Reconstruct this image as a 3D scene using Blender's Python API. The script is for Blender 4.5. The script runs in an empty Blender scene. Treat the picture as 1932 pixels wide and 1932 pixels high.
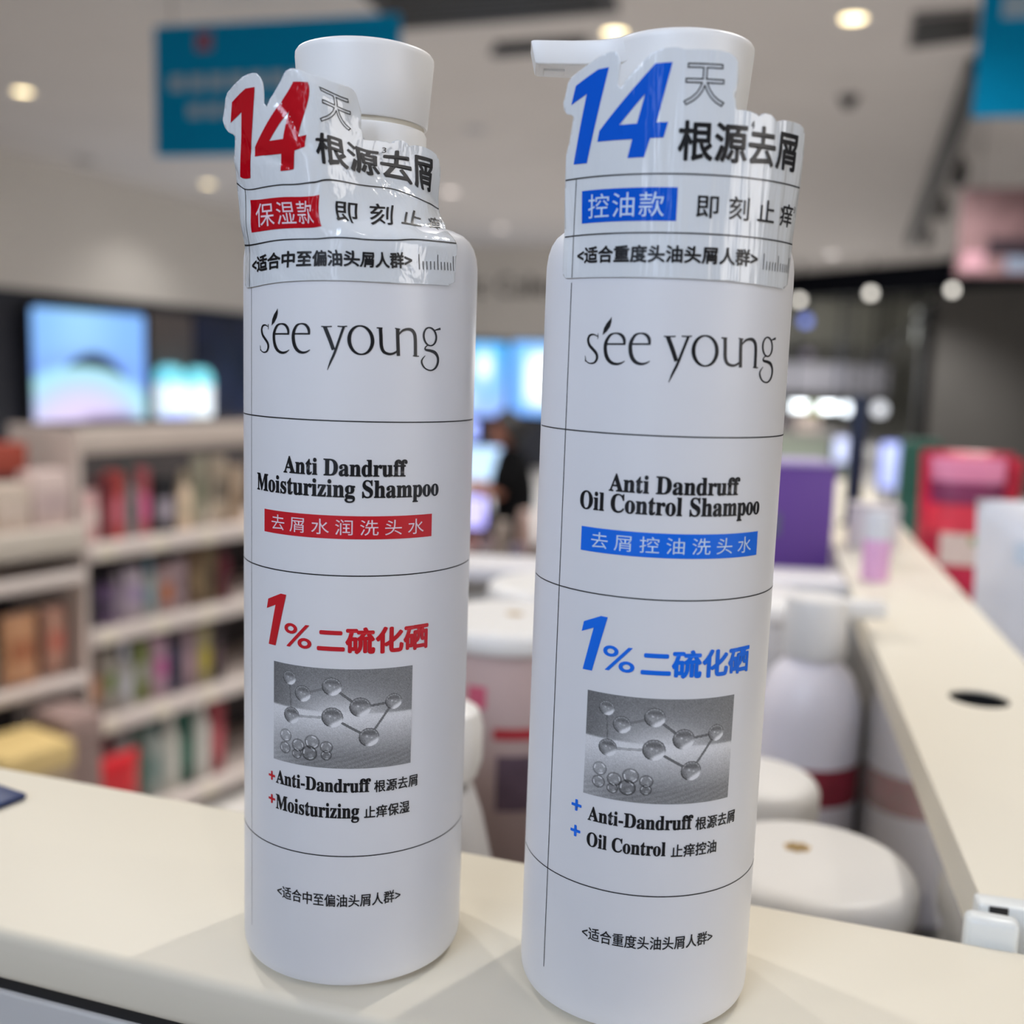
import bpy, bmesh, math, random
import numpy as np
from mathutils import Vector, Matrix
S = bpy.context.scene
COL = S.collection
PI = math.pi
random.seed(7)

# ------------------------------------------------------------------ camera, world, exposure
ZC = 1.45                        # height of the white rim the bottles stand on
F, PITCH, ROLL, HC = 2007.43, 0.141333, 0.033989, 0.162269
YAW = math.radians(15)           # the shop's long walls run along world Y; the camera looks 15 degrees left of it
CY, SY = math.cos(YAW), math.sin(YAW)
def W(x, y, z=0.0):              # metres right / ahead of the photographer -> world
    return Vector((x*CY - y*SY, x*SY + y*CY, z))
_fw = np.array([0, math.cos(PITCH), -math.sin(PITCH)])
_r0 = np.array([1.0, 0, 0]); _u0 = np.array([0, math.sin(PITCH), math.cos(PITCH)])
_rt = math.cos(ROLL)*_r0 + math.sin(ROLL)*_u0
_up = -math.sin(ROLL)*_r0 + math.cos(ROLL)*_u0
def ray(px, py): return _fw + _rt*(px-966)/F - _up*(py-966)/F
def at(px, py, d):               # world point seen at photo pixel, d metres ahead
    r = ray(px, py); k = d/r[1]
    return W(r[0]*k, d, ZC+HC+r[2]*k)
def onz(px, py, z):              # world point seen at photo pixel at height z
    r = ray(px, py); k = (z-ZC-HC)/r[2]
    return W(r[0]*k, r[1]*k, z)
cam = bpy.data.cameras.new('camera'); cam_o = bpy.data.objects.new('camera', cam); COL.objects.link(cam_o)
cam.sensor_fit = 'HORIZONTAL'; cam.sensor_width = 36; cam.lens = F/1932*36
cam.clip_start = 0.01; cam.clip_end = 100
R3 = Matrix(((_rt[0], _up[0], -_fw[0]), (_rt[1], _up[1], -_fw[1]), (_rt[2], _up[2], -_fw[2])))
cam_o.matrix_world = Matrix.Translation((0, 0, ZC+HC)) @ Matrix.Rotation(YAW, 4, 'Z') @ R3.to_4x4()
cam.dof.use_dof = True; cam.dof.focus_distance = 0.262; cam.dof.aperture_fstop = 7.4
S.camera = cam_o

wd = bpy.data.worlds.new('world'); S.world = wd; wd.use_nodes = True
WORLD_COL, WORLD_STR = (0.92, 0.94, 1.0), 0.13
bg = wd.node_tree.nodes['Background']; bg.inputs[0].default_value = (*WORLD_COL, 1); bg.inputs[1].default_value = WORLD_STR
S.view_settings.view_transform = 'Standard'; S.view_settings.look = 'None'
S.view_settings.gamma = 1.0; S.view_settings.use_curve_mapping = False
S.view_settings.exposure = 0.2
S.cycles.use_denoising = True; S.cycles.max_bounces = 8; S.cycles.diffuse_bounces = 4
S.cycles.caustics_reflective = False; S.cycles.caustics_refractive = False
S.cycles.sample_clamp_indirect = 6.0
LAMP_P = 24.5                    # one ceiling downlight
def area(name, loc, target, sx, sy, power, col):
    l = bpy.data.lights.new(name, 'AREA'); l.shape = 'RECTANGLE'; l.size = sx; l.size_y = sy; l.energy = power; l.color = col
    o = bpy.data.objects.new(name, l); COL.objects.link(o); o.location = loc
    o.rotation_euler = (Vector(target)-Vector(loc)).to_track_quat('-Z', 'Y').to_euler(); return o
al = area('added_cool_fill', W(-0.85, -0.95, 2.6), W(0, 0.28, 1.86), 0.9, 0.8, 1.6, (0.66, 0.78, 1.0)); al.data.spread = math.radians(42)  # added cool fill behind the camera, narrowed to favour the bottle tops
area('added_streak_strip', W(-0.62, -1.5, 1.95), W(0, 0.28, 1.7), 0.16, 1.3, 1.9, (0.66, 0.78, 1.0))  # added tall strip that puts bright streaks on the sticker film
area('added_side_fill', W(1.75, -0.85, 2.1), W(0.0, 0.3, 1.62), 1.0, 0.9, 9.5, (1.0, 0.95, 0.92))  # added neutral fill for the right-hand sides of the bottles

# ------------------------------------------------------------------ materials
def mat(name, col, rough=0.5, noise=0.03, scale=20.0, metal=0.0, spec=0.5, coat=0.0, emit=None, estr=0.0, bump=0.0, alpha=1.0):
    m = bpy.data.materials.new(name); m.use_nodes = True
    nt = m.node_tree; b = nt.nodes['Principled BSDF']
    b.inputs['Roughness'].default_value = rough; b.inputs['Metallic'].default_value = metal
    b.inputs['Specular IOR Level'].default_value = spec
    b.inputs['Coat Weight'].default_value = coat
    b.inputs['Alpha'].default_value = alpha
    tc = nt.nodes.new('ShaderNodeTexCoord'); n = nt.nodes.new('ShaderNodeTexNoise'); n.inputs['Scale'].default_value = scale
    nt.links.new(tc.outputs['Object'], n.inputs['Vector'])
    r = nt.nodes.new('ShaderNodeValToRGB')
    a = tuple(max(0, c*(1-noise)) for c in col); z = tuple(min(1, c*(1+noise)) for c in col)
    r.color_ramp.elements[0].color = (*a, 1); r.color_ramp.elements[1].color = (*z, 1)
    r.color_ramp.elements[0].position = 0.3; r.color_ramp.elements[1].position = 0.7
    nt.links.new(n.outputs['Fac'], r.inputs['Fac']); nt.links.new(r.outputs['Color'], b.inputs['Base Color'])
    if emit:
        b.inputs['Emission Color'].default_value = (*emit, 1); b.inputs['Emission Strength'].default_value = estr
    if bump:
        bn = nt.nodes.new('ShaderNodeBump'); bn.inputs['Strength'].default_value = bump; bn.inputs['Distance'].default_value = 0.001
        nt.links.new(n.outputs['Fac'], bn.inputs['Height']); nt.links.new(bn.outputs['Normal'], b.inputs['Normal'])
    return m
def lin(r, g, b):
    f = lambda c: (c/255/12.92) if c/255 <= 0.04045 else ((c/255+0.055)/1.055)**2.4
    return (f(r), f(g), f(b))
_cm = {}
def cmat(rgb, rough=0.5, **k):
    key = (rgb, rough, tuple(sorted(k.items())))
    if key not in _cm: _cm[key] = mat('paint_%d_%d_%d' % rgb, lin(*rgb), rough, **k)
    return _cm[key]
def attr_mat(name, emission=0.0, rough=0.5):
    m = bpy.data.materials.new(name); m.use_nodes = True; nt = m.node_tree; b = nt.nodes['Principled BSDF']
    a = nt.nodes.new('ShaderNodeAttribute'); a.attribute_name = 'Col'
    b.inputs['Roughness'].default_value = rough
    if emission:
        b.inputs['Base Color'].default_value = (0.02, 0.02, 0.02, 1)
        nt.links.new(a.outputs['Color'], b.inputs['Emission Color']); b.inputs['Emission Strength'].default_value = emission
    else: nt.links.new(a.outputs['Color'], b.inputs['Base Color'])
    return m

# ------------------------------------------------------------------ mesh helpers
def new_obj(name, me, m=None, parent=None):
    o = bpy.data.objects.new(name, me); COL.objects.link(o)
    if m is not None:
        for x in (m if isinstance(m, (list, tuple)) else [m]): me.materials.append(x)
    if parent is not None: o.parent = parent
    return o
def finish(bm, name, m, parent=None, smooth=True, angle=35, mw=None):
    bmesh.ops.recalc_face_normals(bm, faces=bm.faces)
    me = bpy.data.meshes.new(name); bm.to_mesh(me); bm.free()
    if smooth:
        me.polygons.foreach_set('use_smooth', [True]*len(me.polygons))
        me.set_sharp_from_angle(angle=math.radians(angle))
    return new_obj(name, me, m, parent)
def thing(name, label, cat, loc=(0, 0, 0), rz=0.0, group=None):
    o = bpy.data.objects.new(name, None); COL.objects.link(o); o.empty_display_size = 0.02
    o.location = loc; o.rotation_euler = (0, 0, rz); tag(o, label, cat, group); return o
def tag(o, label=None, cat=None, group=None, kind=None):
    if label: o['label'] = label
    if cat: o['category'] = cat
    if group: o['group'] = group
    if kind: o['kind'] = kind
    return o
def add_lathe(bm, prof, n=64, c=(0, 0, 0), sx=1.0, sy=1.0):
    rings = []
    for r, z in prof:
        if r < 1e-9: rings.append([bm.verts.new((c[0], c[1], c[2]+z))])
        else: rings.append([bm.verts.new((c[0]+r*sx*math.cos(2*PI*i/n), c[1]+r*sy*math.sin(2*PI*i/n), c[2]+z)) for i in range(n)])
    for a, b in zip(rings, rings[1:]):
        for i in range(n):
            j = (i+1) % n
            f = ([a[0], b[i], b[j]] if len(a) == 1 else [a[i], a[j], b[0]] if len(b) == 1 else [a[i], a[j], b[j], b[i]])
            if len(set(f)) > 2: bm.faces.new(f)
def add_box(bm, x0, x1, y0, y1, z0, z1, bev=0.0, seg=2, mw=None):
    r = bmesh.ops.create_cube(bm, size=1.0)
    vs = r['verts']
    for v in vs: v.co = Vector((x0+(v.co.x+.5)*(x1-x0), y0+(v.co.y+.5)*(y1-y0), z0+(v.co.z+.5)*(z1-z0)))
    es = list({e for v in vs for e in v.link_edges})
    if bev > 0:
        rr = bmesh.ops.bevel(bm, geom=es, offset=bev, segments=seg, affect='EDGES', profile=0.5)
        vs = [v for v in rr['verts']] + [v for v in vs if v.is_valid]
    if mw is not None:
        for v in set(vs):
            if v.is_valid: v.co = mw @ v.co
def add_prism(bm, pts, z0, z1):
    a = [bm.verts.new((x, y, z0)) for x, y in pts]; b = [bm.verts.new((x, y, z1)) for x, y in pts]
    bm.faces.new(a[::-1]); bm.faces.new(b)
    for i in range(len(pts)):
        j = (i+1) % len(pts); bm.faces.new([a[i], a[j], b[j], b[i]])
def add_tube(bm, pts, r, n=12):
    pts = [Vector(p) for p in pts]; rings = []
    for i, p in enumerate(pts):
        t = (pts[min(i+1, len(pts)-1)]-pts[max(i-1, 0)]).normalized()
        a = t.orthogonal().normalized() if i == 0 else (rings[-1][1]-t*rings[-1][1].dot(t)).normalized()
        b = t.cross(a); rr = r[i] if isinstance(r, (list, tuple)) else r
        rings.append(([bm.verts.new(p+a*rr*math.cos(2*PI*k/n)+b*rr*math.sin(2*PI*k/n)) for k in range(n)], a))
    for (x, _), (y, _) in zip(rings, rings[1:]):
        for k in range(n): bm.faces.new([x[k], x[(k+1) % n], y[(k+1) % n], y[k]])
    bm.faces.new(rings[0][0][::-1]); bm.faces.new(rings[-1][0])
def box(name, x0, x1, y0, y1, z0, z1, m, parent=None, bev=0.0):
    bm = bmesh.new(); add_box(bm, x0, x1, y0, y1, z0, z1, bev); return finish(bm, name, m, parent, smooth=bev > 0)
def lathe(name, prof, m, parent=None, n=64, c=(0, 0, 0), angle=35, sx=1.0, sy=1.0):
    bm = bmesh.new(); add_lathe(bm, prof, n, c, sx, sy); return finish(bm, name, m, parent, angle=angle)

# flat artwork in millimetres (u, v); parts of it are merged, cut into narrow strips and wrapped by a function
def fill_loops(loops):
    cu = bpy.data.curves.new('ink', 'CURVE'); cu.dimensions = '2D'; cu.fill_mode = 'BOTH'
    for L in loops:
        sp = cu.splines.new('POLY'); sp.points.add(len(L)-1)
        for q, (x, y) in zip(sp.points, L): q.co = (x, y, 0, 1)
        sp.use_cyclic_u = True
    return curve_mesh(cu)
def curve_mesh(cu):
    o = bpy.data.objects.new('ink', cu); COL.objects.link(o)
    me = bpy.data.meshes.new_from_object(o)
    vs = [(v.co.x, v.co.y) for v in me.vertices]; fs = [tuple(p.vertices) for p in me.polygons]
    bpy.data.objects.remove(o); bpy.data.curves.remove(cu); bpy.data.meshes.remove(me)
    return vs, fs
def serif(s): return ''.join(chr(0x1D400+ord(c)-65) if 'A' <= c <= 'Z' else chr(0x1D41A+ord(c)-97) if 'a' <= c <= 'z' else c for c in s)
def text(s, u0, u1, v0, v1, bold=0.0, space=1.0, outline=0.0):
    cu = bpy.data.curves.new('ink', 'FONT'); cu.body = s; cu.size = 10; cu.space_character = space; cu.resolution_u = 4
    if outline: cu.fill_mode = 'NONE'; cu.bevel_depth = outline*0.5; cu.bevel_resolution = 0
    vs, fs = curve_mesh(cu)
    xs = [v[0] for v in vs]; ys = [v[1] for v in vs]
    a, b, c, d = min(xs), max(xs), min(ys), max(ys)
    vs = [(u0+bold+(x-a)/(b-a)*(u1-u0-2*bold), v0+bold+(y-c)/(d-c)*(v1-v0-2*bold)) for x, y in vs]
    if not bold: return vs, fs
    V, Fc = [], []
    for dx, dy in ((-1, 0), (1, 0), (0, -1), (0, 1), (.7, .7), (-.7, .7), (.7, -.7), (-.7, -.7), (0, 0)):
        k = len(V); V += [(x+dx*bold, y+dy*bold, 0.006*len(V)/len(vs)) for x, y in vs]; Fc += [tuple(i+k for i in f) for f in fs]
    return V, Fc
def stroke(pts, n=5):             # pen stroke with its own width at each point
    P = [Vector(p) for p in pts]; Q = []
    for i in range(len(P)-1):
        p0, p1, p2, p3 = P[max(i-1, 0)], P[i], P[i+1], P[min(i+2, len(P)-1)]
        for k in range(n):
            t = k/n
            Q.append(0.5*((2*p1)+(p2-p0)*t+(2*p0-5*p1+4*p2-p3)*t*t+(3*p1-p0-3*p2+p3)*t**3))
    Q.append(P[-1]); V, Fc = [], []
    for i, q in enumerate(Q):
        t = Q[min(i+1, len(Q)-1)]-Q[max(i-1, 0)]; L = math.hypot(t.x, t.y) or 1
        nx, ny, h = -t.y/L, t.x/L, max(q.z, 0.02)/2
        V += [(q.x+nx*h, q.y+ny*h), (q.x-nx*h, q.y-ny*h)]
        if i: Fc.append((2*i-2, 2*i-1, 2*i+1, 2*i))
    return V, Fc
def rect(u0, u1, v0, v1): return [(u0, v0), (u1, v0), (u1, v1), (u0, v1)], [(0, 1, 2, 3)]
def art(name, pieces, wrap, m, parent, step=0.8, vstep=None):
    bm = bmesh.new()
    for vs, fs in pieces:
        bv = [bm.verts.new((q[0], q[1], q[2] if len(q) > 2 else 0)) for q in vs]
        for f in fs:
            try: bm.faces.new([bv[i] for i in f])
            except ValueError: pass
    xs = [v.co.x for v in bm.verts]; ys = [v.co.y for v in bm.verts]
    def cut(lo, hi, st, ax):
        k = math.ceil(lo/st)*st
        while k < hi:
            co = (k, 0, 0) if ax == 0 else (0, k, 0); no = (1, 0, 0) if ax == 0 else (0, 1, 0)
            bmesh.ops.bisect_plane(bm, geom=bm.verts[:]+bm.edges[:]+bm.faces[:], plane_co=co, plane_no=no, dist=1e-6); k += st
    cut(min(xs), max(xs), step, 0)
    if vstep: cut(min(ys), max(ys), vstep, 1)
    for f in bm.faces:
        if f.normal.z < 0: f.normal_flip()
    co = np.array([v.co[:] for v in bm.verts]); w = wrap(co[:, :2]); w[:, :2] *= (1+co[:, 2]/np.hypot(w[:, 0], w[:, 1]))[:, None]   # overlapping copies of a bold glyph lie one above another
    for v, q in zip(bm.verts, w): v.co = Vector(q)*0.001
    me = bpy.data.meshes.new(name); bm.to_mesh(me); bm.free()
    me.polygons.foreach_set('use_smooth', [True]*len(me.polygons))
    return new_obj(name, me, m, parent)
# ------------------------------------------------------------------ the shop itself
ZCEIL = 3.25
M_CEIL = mat('painted_ceiling', (0.62, 0.59, 0.575), 0.9, 0.02, 1.5)
M_WALL = mat('painted_wall', (0.70, 0.67, 0.63), 0.85, 0.02, 1.2)
M_FLOOR = mat('grey_floor_tile', (0.60, 0.58, 0.56), 0.35, 0.05, 3)
M_DARK = mat('navy_black_cladding', lin(34, 37, 48), 0.5, 0.05, 2)
M_MALL = mat('dim_mall_surface', lin(150, 148, 140), 0.8, 0.05, 1)
M_HEADER = mat('navy_header', lin(17, 19, 27), 0.9, 0.03, 2, spec=.1)
def struct(o): o['kind'] = 'structure'; return o
struct(box('floor', -9, 16, -9, 32, -0.1, 0, M_FLOOR))
struct(box('ceiling', -7.2, 12, -1.6, 19.6, ZCEIL, ZCEIL+0.1, M_CEIL))
XL = -6.8
struct(box('wall_left', XL-0.2, XL, -1.6, 15.7, 2.10, ZCEIL, M_WALL))
struct(box('trim_1', XL-0.2, XL-0.04, -1.6, 15.7, 0, 2.10, M_DARK))
YB = 15.5
struct(box('wall_back', XL, -1.2, YB, YB+0.2, 1.92, ZCEIL, M_WALL))
struct(box('trim_2', XL, -1.2, YB+0.03, YB+0.2, 0, 1.92, M_DARK))
# diagonal shop-front header with the dim mall behind it
ha, hb = Vector((-1.2, 20.2)), Vector((7.5, 10.2)); hd = (hb-ha).normalized(); hn = Vector((-hd.y, hd.x))
def slab(name, m, s0, s1, z0, z1, th=0.2, off=0.0):
    bm = bmesh.new(); p = [ha+hd*s0+hn*off, ha+hd*s1+hn*off, ha+hd*s1+hn*(off+th), ha+hd*s0+hn*(off+th)]
    add_prism(bm, [(v.x, v.y) for v in p], z0, z1); return finish(bm, name, m, smooth=False)
struct(slab('trim_3', M_HEADER, 0, 13.2, 2.83, ZCEIL))
struct(slab('wall_right', mat('charcoal_shutter', lin(74, 72, 70), 0.7, 0.06, 1.2), 4.55, 13.2, 0, 2.83, 0.2, 0.02))
struct(box('wall_mall', -9, 16, 30.5, 30.7, 0, 6, M_MALL))
struct(box('ceiling_mall', -9, 16, 19.7, 30.6, 4.6, 4.7, M_MALL))

# downlights: recessed ring, glowing lens, and the lamp's own light
M_RING = mat('white_ring', (0.75, 0.74, 0.72), 0.5)
M_LENS = mat('warm_lens', (0.9, 0.85, 0.7), 0.4, emit=(1.0, 0.80, 0.45), estr=4.2)
M_LENS2 = mat('pale_lens', (0.9, 0.85, 0.8), 0.4, emit=(1.0, 0.86, 0.80), estr=2.4)
def downlight(p, label, r=0.055, power=LAMP_P, lens=None, group='recessed ceiling downlights'):
    t = thing('ceiling_downlight', label, 'ceiling light', p, 0, group)
    lathe('ring', [(r, 0.0), (r*1.18, -0.004), (r*1.22, 0.0), (r*1.22, 0.004)], M_RING, t, 32)
    lathe('lens', [(0, -0.002), (r, -0.002), (r, 0.002), (0, 0.002)], lens or M_LENS, t, 32)
    if power:
        l = bpy.data.lights.new('downlight_lamp', 'SPOT'); l.energy = power*2.2; l.color = (1.0, 0.965, 0.92); l.spot_size = 2.3; l.spot_blend = 0.6; l.shadow_soft_size = 0.035
        o = bpy.data.objects.new('downlight_lamp', l); COL.objects.link(o); o.parent = t; o.location = (0, 0, -0.02)
    return t
for px, py, wh, ln, pw in [(43, 173, 'far left of the ceiling, above the lit screen', None, 3.2), (392, 347, 'just below the left teal banner', None, .5), (850, 362, 'beside the red-lettered bottle neck', M_LENS2, 8), (945, 430, 'between the two bottles', M_LENS2, 5.5),
                   (1160, 62, 'above the spout of the blue-lettered bottle', None, 4.2), (1610, 35, 'bright one left of the grille at top right', None, 4.2), (1570, 480, 'just above the navy header', M_LENS2, 9)]:
    downlight(onz(px, py, ZCEIL), 'round recessed downlight '+wh, lens=ln, power=LAMP_P*pw)
for x, y, pw in [(0.95, 1.35, .92), (-1.05, 1.2, .55), (0.35, -0.7, .13), (-1.5, -0.35, .16), (1.9, 0.0, .32), (-1.3, 2.6, 3.0), (0.9, 3.0, 1.0), (2.6, 2.0, 1.1)]:  # unseen lamps: some match the rim's shadows, others added to brighten rack and signs
    downlight(W(x, y, ZCEIL), 'unseen round recessed downlight overhead, out of frame above the rim', power=LAMP_P*pw)
for px, py, wh, d, r, pw in [(1508, 566, 'partly hidden by the blue-lettered bottle', 17.0, .06, 0), (1643, 553, 'middle one of the row under the navy header', 16.0, .06, 0), (1797, 547, 'right-hand one of the row under the navy header', 14.5, .055, 0)]:
    t = thing('mall_lamp', 'round white lamp '+wh, 'lamp', at(px, py, d), 0, 'lamps under the navy header')
    lathe('glowing_disc', [(0, -r), (r*.7, -r*.7), (r, 0), (r*.7, r*.7), (0, r)], mat('cool_lens', (.9, .9, .85), .4, emit=(1, .95, .86), estr=2.6), t, 24)
    box('hanging_rod', -.015, .015, -.015, .015, r, ZCEIL-t.location.z+.02, M_HEADER, t)
for px, py, c, e, d, lab in [(1520, 605, (.25, .35, 1), .45, 25.3, 'small blue mall lamp below the navy header'), (1524, 668, (.4, .35, .45), .25, 27.5, 'faint violet mall lamp below the blue one'), (1660, 772, (.9, .93, 1), 1.1, 20, 'small round mall lamp right of the navy post'), (1597, 771, (.85, .92, 1), 2.2, 24.2, 'white mall lamp at the end of the light bar')]:
    p = at(px, py, d); r = .13
    tt = thing('mall_lamp', lab, 'lamp', p); tag(lathe('glowing_disc', [(0, -r), (r*.7, -r*.7), (r, 0), (r*.7, r*.7), (0, r)], mat('mall_lens', c, .4, emit=c, estr=e), tt, 20)); tt['category'] = 'lamp'; box('hanging_rod', -.02, .02, -.02, .02, r, 4.62-p.z, M_HEADER, tt)
bm = bmesh.new(); add_box(bm, -.56, .46, -.05, .05, -.075, .075, .04); tb = thing('light_bar', 'long white light bar glowing in the mall behind the blue-lettered bottle', 'light', at(1540, 768, 23), YAW); finish(bm, 'glowing_bar', mat('bar_glow', (.9, .95, 1), .4, emit=(.86, .95, 1.0), estr=3.0), tb)
lm = bpy.data.lights.new('light_bar_glow', 'POINT'); lm.energy = 260; lm.shadow_soft_size = .3; lo = bpy.data.objects.new('light_bar_glow', lm); COL.objects.link(lo); lo.parent = tb; lo.location = (0, -.4, .8)
for x in (-.5, .42): box('hanging_rod', x-.02, x+.02, -.02, .02, .074, 4.62-tb.location.z, M_HEADER, tb)

# ceiling equipment
def disc(name, p, r, h, m, label, cat):
    o = lathe(name, [(0, -h), (r*.75, -h), (r, -h*.6), (r, 0), (0, 0)], m, None, 32); o.location = p; return tag(o, label, cat)
M_BLK = mat('black_metal', lin(26, 26, 28), 0.5); M_GREY = mat('grey_plastic', lin(120, 118, 120), 0.6)
t = thing('ceiling_sensor', 'small dark dome sensor on the ceiling right of the blue-lettered bottle', 'sensor', onz(1602, 182, ZCEIL))
lathe('base_plate', [(0, -.02), (.06, -.02), (.065, 0), (0, 0)], M_GREY, t, 32); lathe('dome', [(0, -.075), (.03, -.065), (.045, -.04), (.048, -.02), (0, -.02)], M_BLK, t, 32)
disc('smoke_detector', onz(160, 300, ZCEIL), .085, .035, mat('pale_grey_plastic', (0.45, 0.44, 0.43), .6), 'faint round smoke detector on the ceiling left of the teal banner', 'detector')
disc('ceiling_speaker', onz(897, 243, ZCEIL), .075, .02, mat('pale_blue_grey', (0.44, 0.44, 0.47), .6), 'faint round ceiling speaker between the bottle caps', 'speaker')
def ceiling_quad(name, label, cat, pix, th, m, dark, n):
    P = [onz(x, y, ZCEIL) for x, y in pix]; c = sum(P, Vector())/4
    t = thing(name, label, cat, c)
    bm = bmesh.new(); add_prism(bm, [((p-c).x, (p-c).y) for p in P], -th, 0); finish(bm, 'frame', m, t, smooth=False)
    bm = bmesh.new()
    q = [(p-c)*0.9 for p in P]
    for i in range(n):
        a0, a1 = (i+.15)/n, (i+.7)/n
        L = lambda u, v, k: u+(v-u)*k
        pts = [L(q[0], q[3], a0), L(q[1], q[2], a0), L(q[1], q[2], a1), L(q[0], q[3], a1)]
        add_prism(bm, [(p.x, p.y) for p in pts], -th-.012, -th)
    finish(bm, 'grille_slats', dark, t, smooth=False); return t
ceiling_quad('air_conditioner', 'large dark air-conditioning cassette in the ceiling above the two bottles', 'air conditioner', [(752, 46), (1168, 12), (1120, -90), (640, -60)], .03, mat('charcoal_panel', lin(58, 58, 62), .6), M_BLK, 9)
ceiling_quad('air_vent', 'grey slatted air vent at upper right beside the teal sign', 'air vent', [(1712, 84), (1850, 66), (1846, 12), (1722, 22)], .02, mat('vent_grey', lin(126, 122, 122), .6), M_BLK, 6)
ceiling_quad('air_vent', 'dark slot vent on the ceiling just left of the blue-lettered spout', 'air vent', [(925, 100), (1112, 84), (1106, 68), (935, 80)], .02, mat('vent_dark', lin(70, 68, 72), .6), M_BLK, 3)
# track with spotlights
p0, p1 = onz(1846, 130, ZCEIL-.08), onz(1716, 462, ZCEIL-.08)
t = thing('track_light', 'black ceiling track with spotlight heads running down behind the teal sign', 'track light', (p0+p1)/2)
c = (p0+p1)/2; d = (p1-p0); u = d.normalized(); nr = Vector((u.y, -u.x, 0))
bm = bmesh.new(); w = .05
add_prism(bm, [((a-c+nr*s).x, (a-c+nr*s).y) for a, s in ((p0, -w), (p1, -w), (p1, w), (p0, w))], -.03, .05); finish(bm, 'rail', M_BLK, t, smooth=False)
for k, lab in ((.30, 0), (.52, 1), (.80, 2)):
    q = p0+d*k-c+nr*.12; bm = bmesh.new()
    add_tube(bm, [q+Vector((0, 0, .02)), q+Vector((0, 0, -.10))], .018); add_tube(bm, [q+Vector((0, 0, -.08))-u*.07, q+Vector((0, 0, -.14))+u*.10], [.05, .06], 16)
    finish(bm, 'spotlight_head', M_BLK, t)

# hanging signs
M_TEAL = mat('teal_board', lin(0, 152, 208), 0.9, 0.02, 3, spec=.12); M_SIGNW = mat('sign_white_print', lin(170, 196, 215), 0.6); M_SIGNR = mat('sign_red_print', lin(150, 90, 110), 0.6)
def hanging(name, label, cat, px, pz, d, wd, zb, zt, m, prints):
    o = at(px, pz, d); t = thing(name, label, cat, (o.x, o.y, zb))
    box('board', 0, wd, -.02, .02, 0, zt-zb, m, t, .004)
    for x in (.08, wd-.08):
        bm = bmesh.new(); add_tube(bm, [(x, 0, zt-zb), (x, 0, ZCEIL-zb)], .004, 8); finish(bm, 'hanging_wire', M_GREY, t)
    for nm, x0, x1, z0, z1, mm_ in prints: box(nm, x0, x1, -.023, -.0195, z0, z1, mm_, t)
    return t
def sheet_marks(x0, x1, z0, z1, n, m): return [('lettering', x0+(x1-x0)*(i+.1)/n, x0+(x1-x0)*(i+.85)/n, z0, z1, m) for i in range(n)]
hanging('hanging_sign', 'teal hanging sign behind the red-lettered bottle', 'sign', 297, 200, 5.0, 1.16, 2.475, 3.03, M_TEAL, sheet_marks(.07, 1.05, .275, .34, 10, M_SIGNW)+sheet_marks(.16, .8, .16, .215, 7, M_SIGNW)+[('emblem', .21, .29, .44, .52, M_SIGNR)])
hanging('hanging_sign', 'teal hanging sign cut off at the upper right edge', 'sign', 1843, 120, 3.8, .95, 2.49, 3.06, M_TEAL, sheet_marks(.05, .8, .31, .385, 6, M_SIGNW))
hanging('hanging_sign', 'mauve printed hanging board below the teal sign at right', 'sign', 1808, 450, 6.0, .9, 2.16, 2.62, mat('mauve_board', lin(150, 118, 122), .6, .25, 9), [('lettering', .15, .5, .10, .2, mat('sign_dark_print', lin(62, 48, 58), .6)), ('lettering', .25, .8, .02, .1, mat('sign_blue_print', lin(150, 165, 190), .6)), ('emblem', .03, .14, .03, .12, mat('sign_pink_print', lin(215, 165, 180), .6))])
# dark lettering on the far wall
p = at(960, 558, 16.0); t = thing('wall_lettering', 'dark grey lettering on the far wall between the two bottles', 'lettering', (p.x, YB-.03, p.z)); M_LET = mat('grey_letter', lin(70, 68, 70), .6)
for ch, u0, u1, h in (('i', -.64, -.58, .30), ('c', -.53, -.36, .21), ('C', -.20, .03, .30), ('a', .08, .23, .21), ('l', .28, .33, .31), ('e', .38, .55, .21), ('o', .60, .78, .21)):
    bm = bmesh.new(); vs, fs = text(ch, u0, u1, 0, h)
    bv = [bm.verts.new((x, 0, y)) for x, y in vs]
    for f in fs:
        try: bm.faces.new([bv[i] for i in f])
        except ValueError: pass
    bmesh.ops.solidify(bm, geom=bm.faces[:], thickness=.02); finish(bm, 'letter', M_LET, t, smooth=False)

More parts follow.
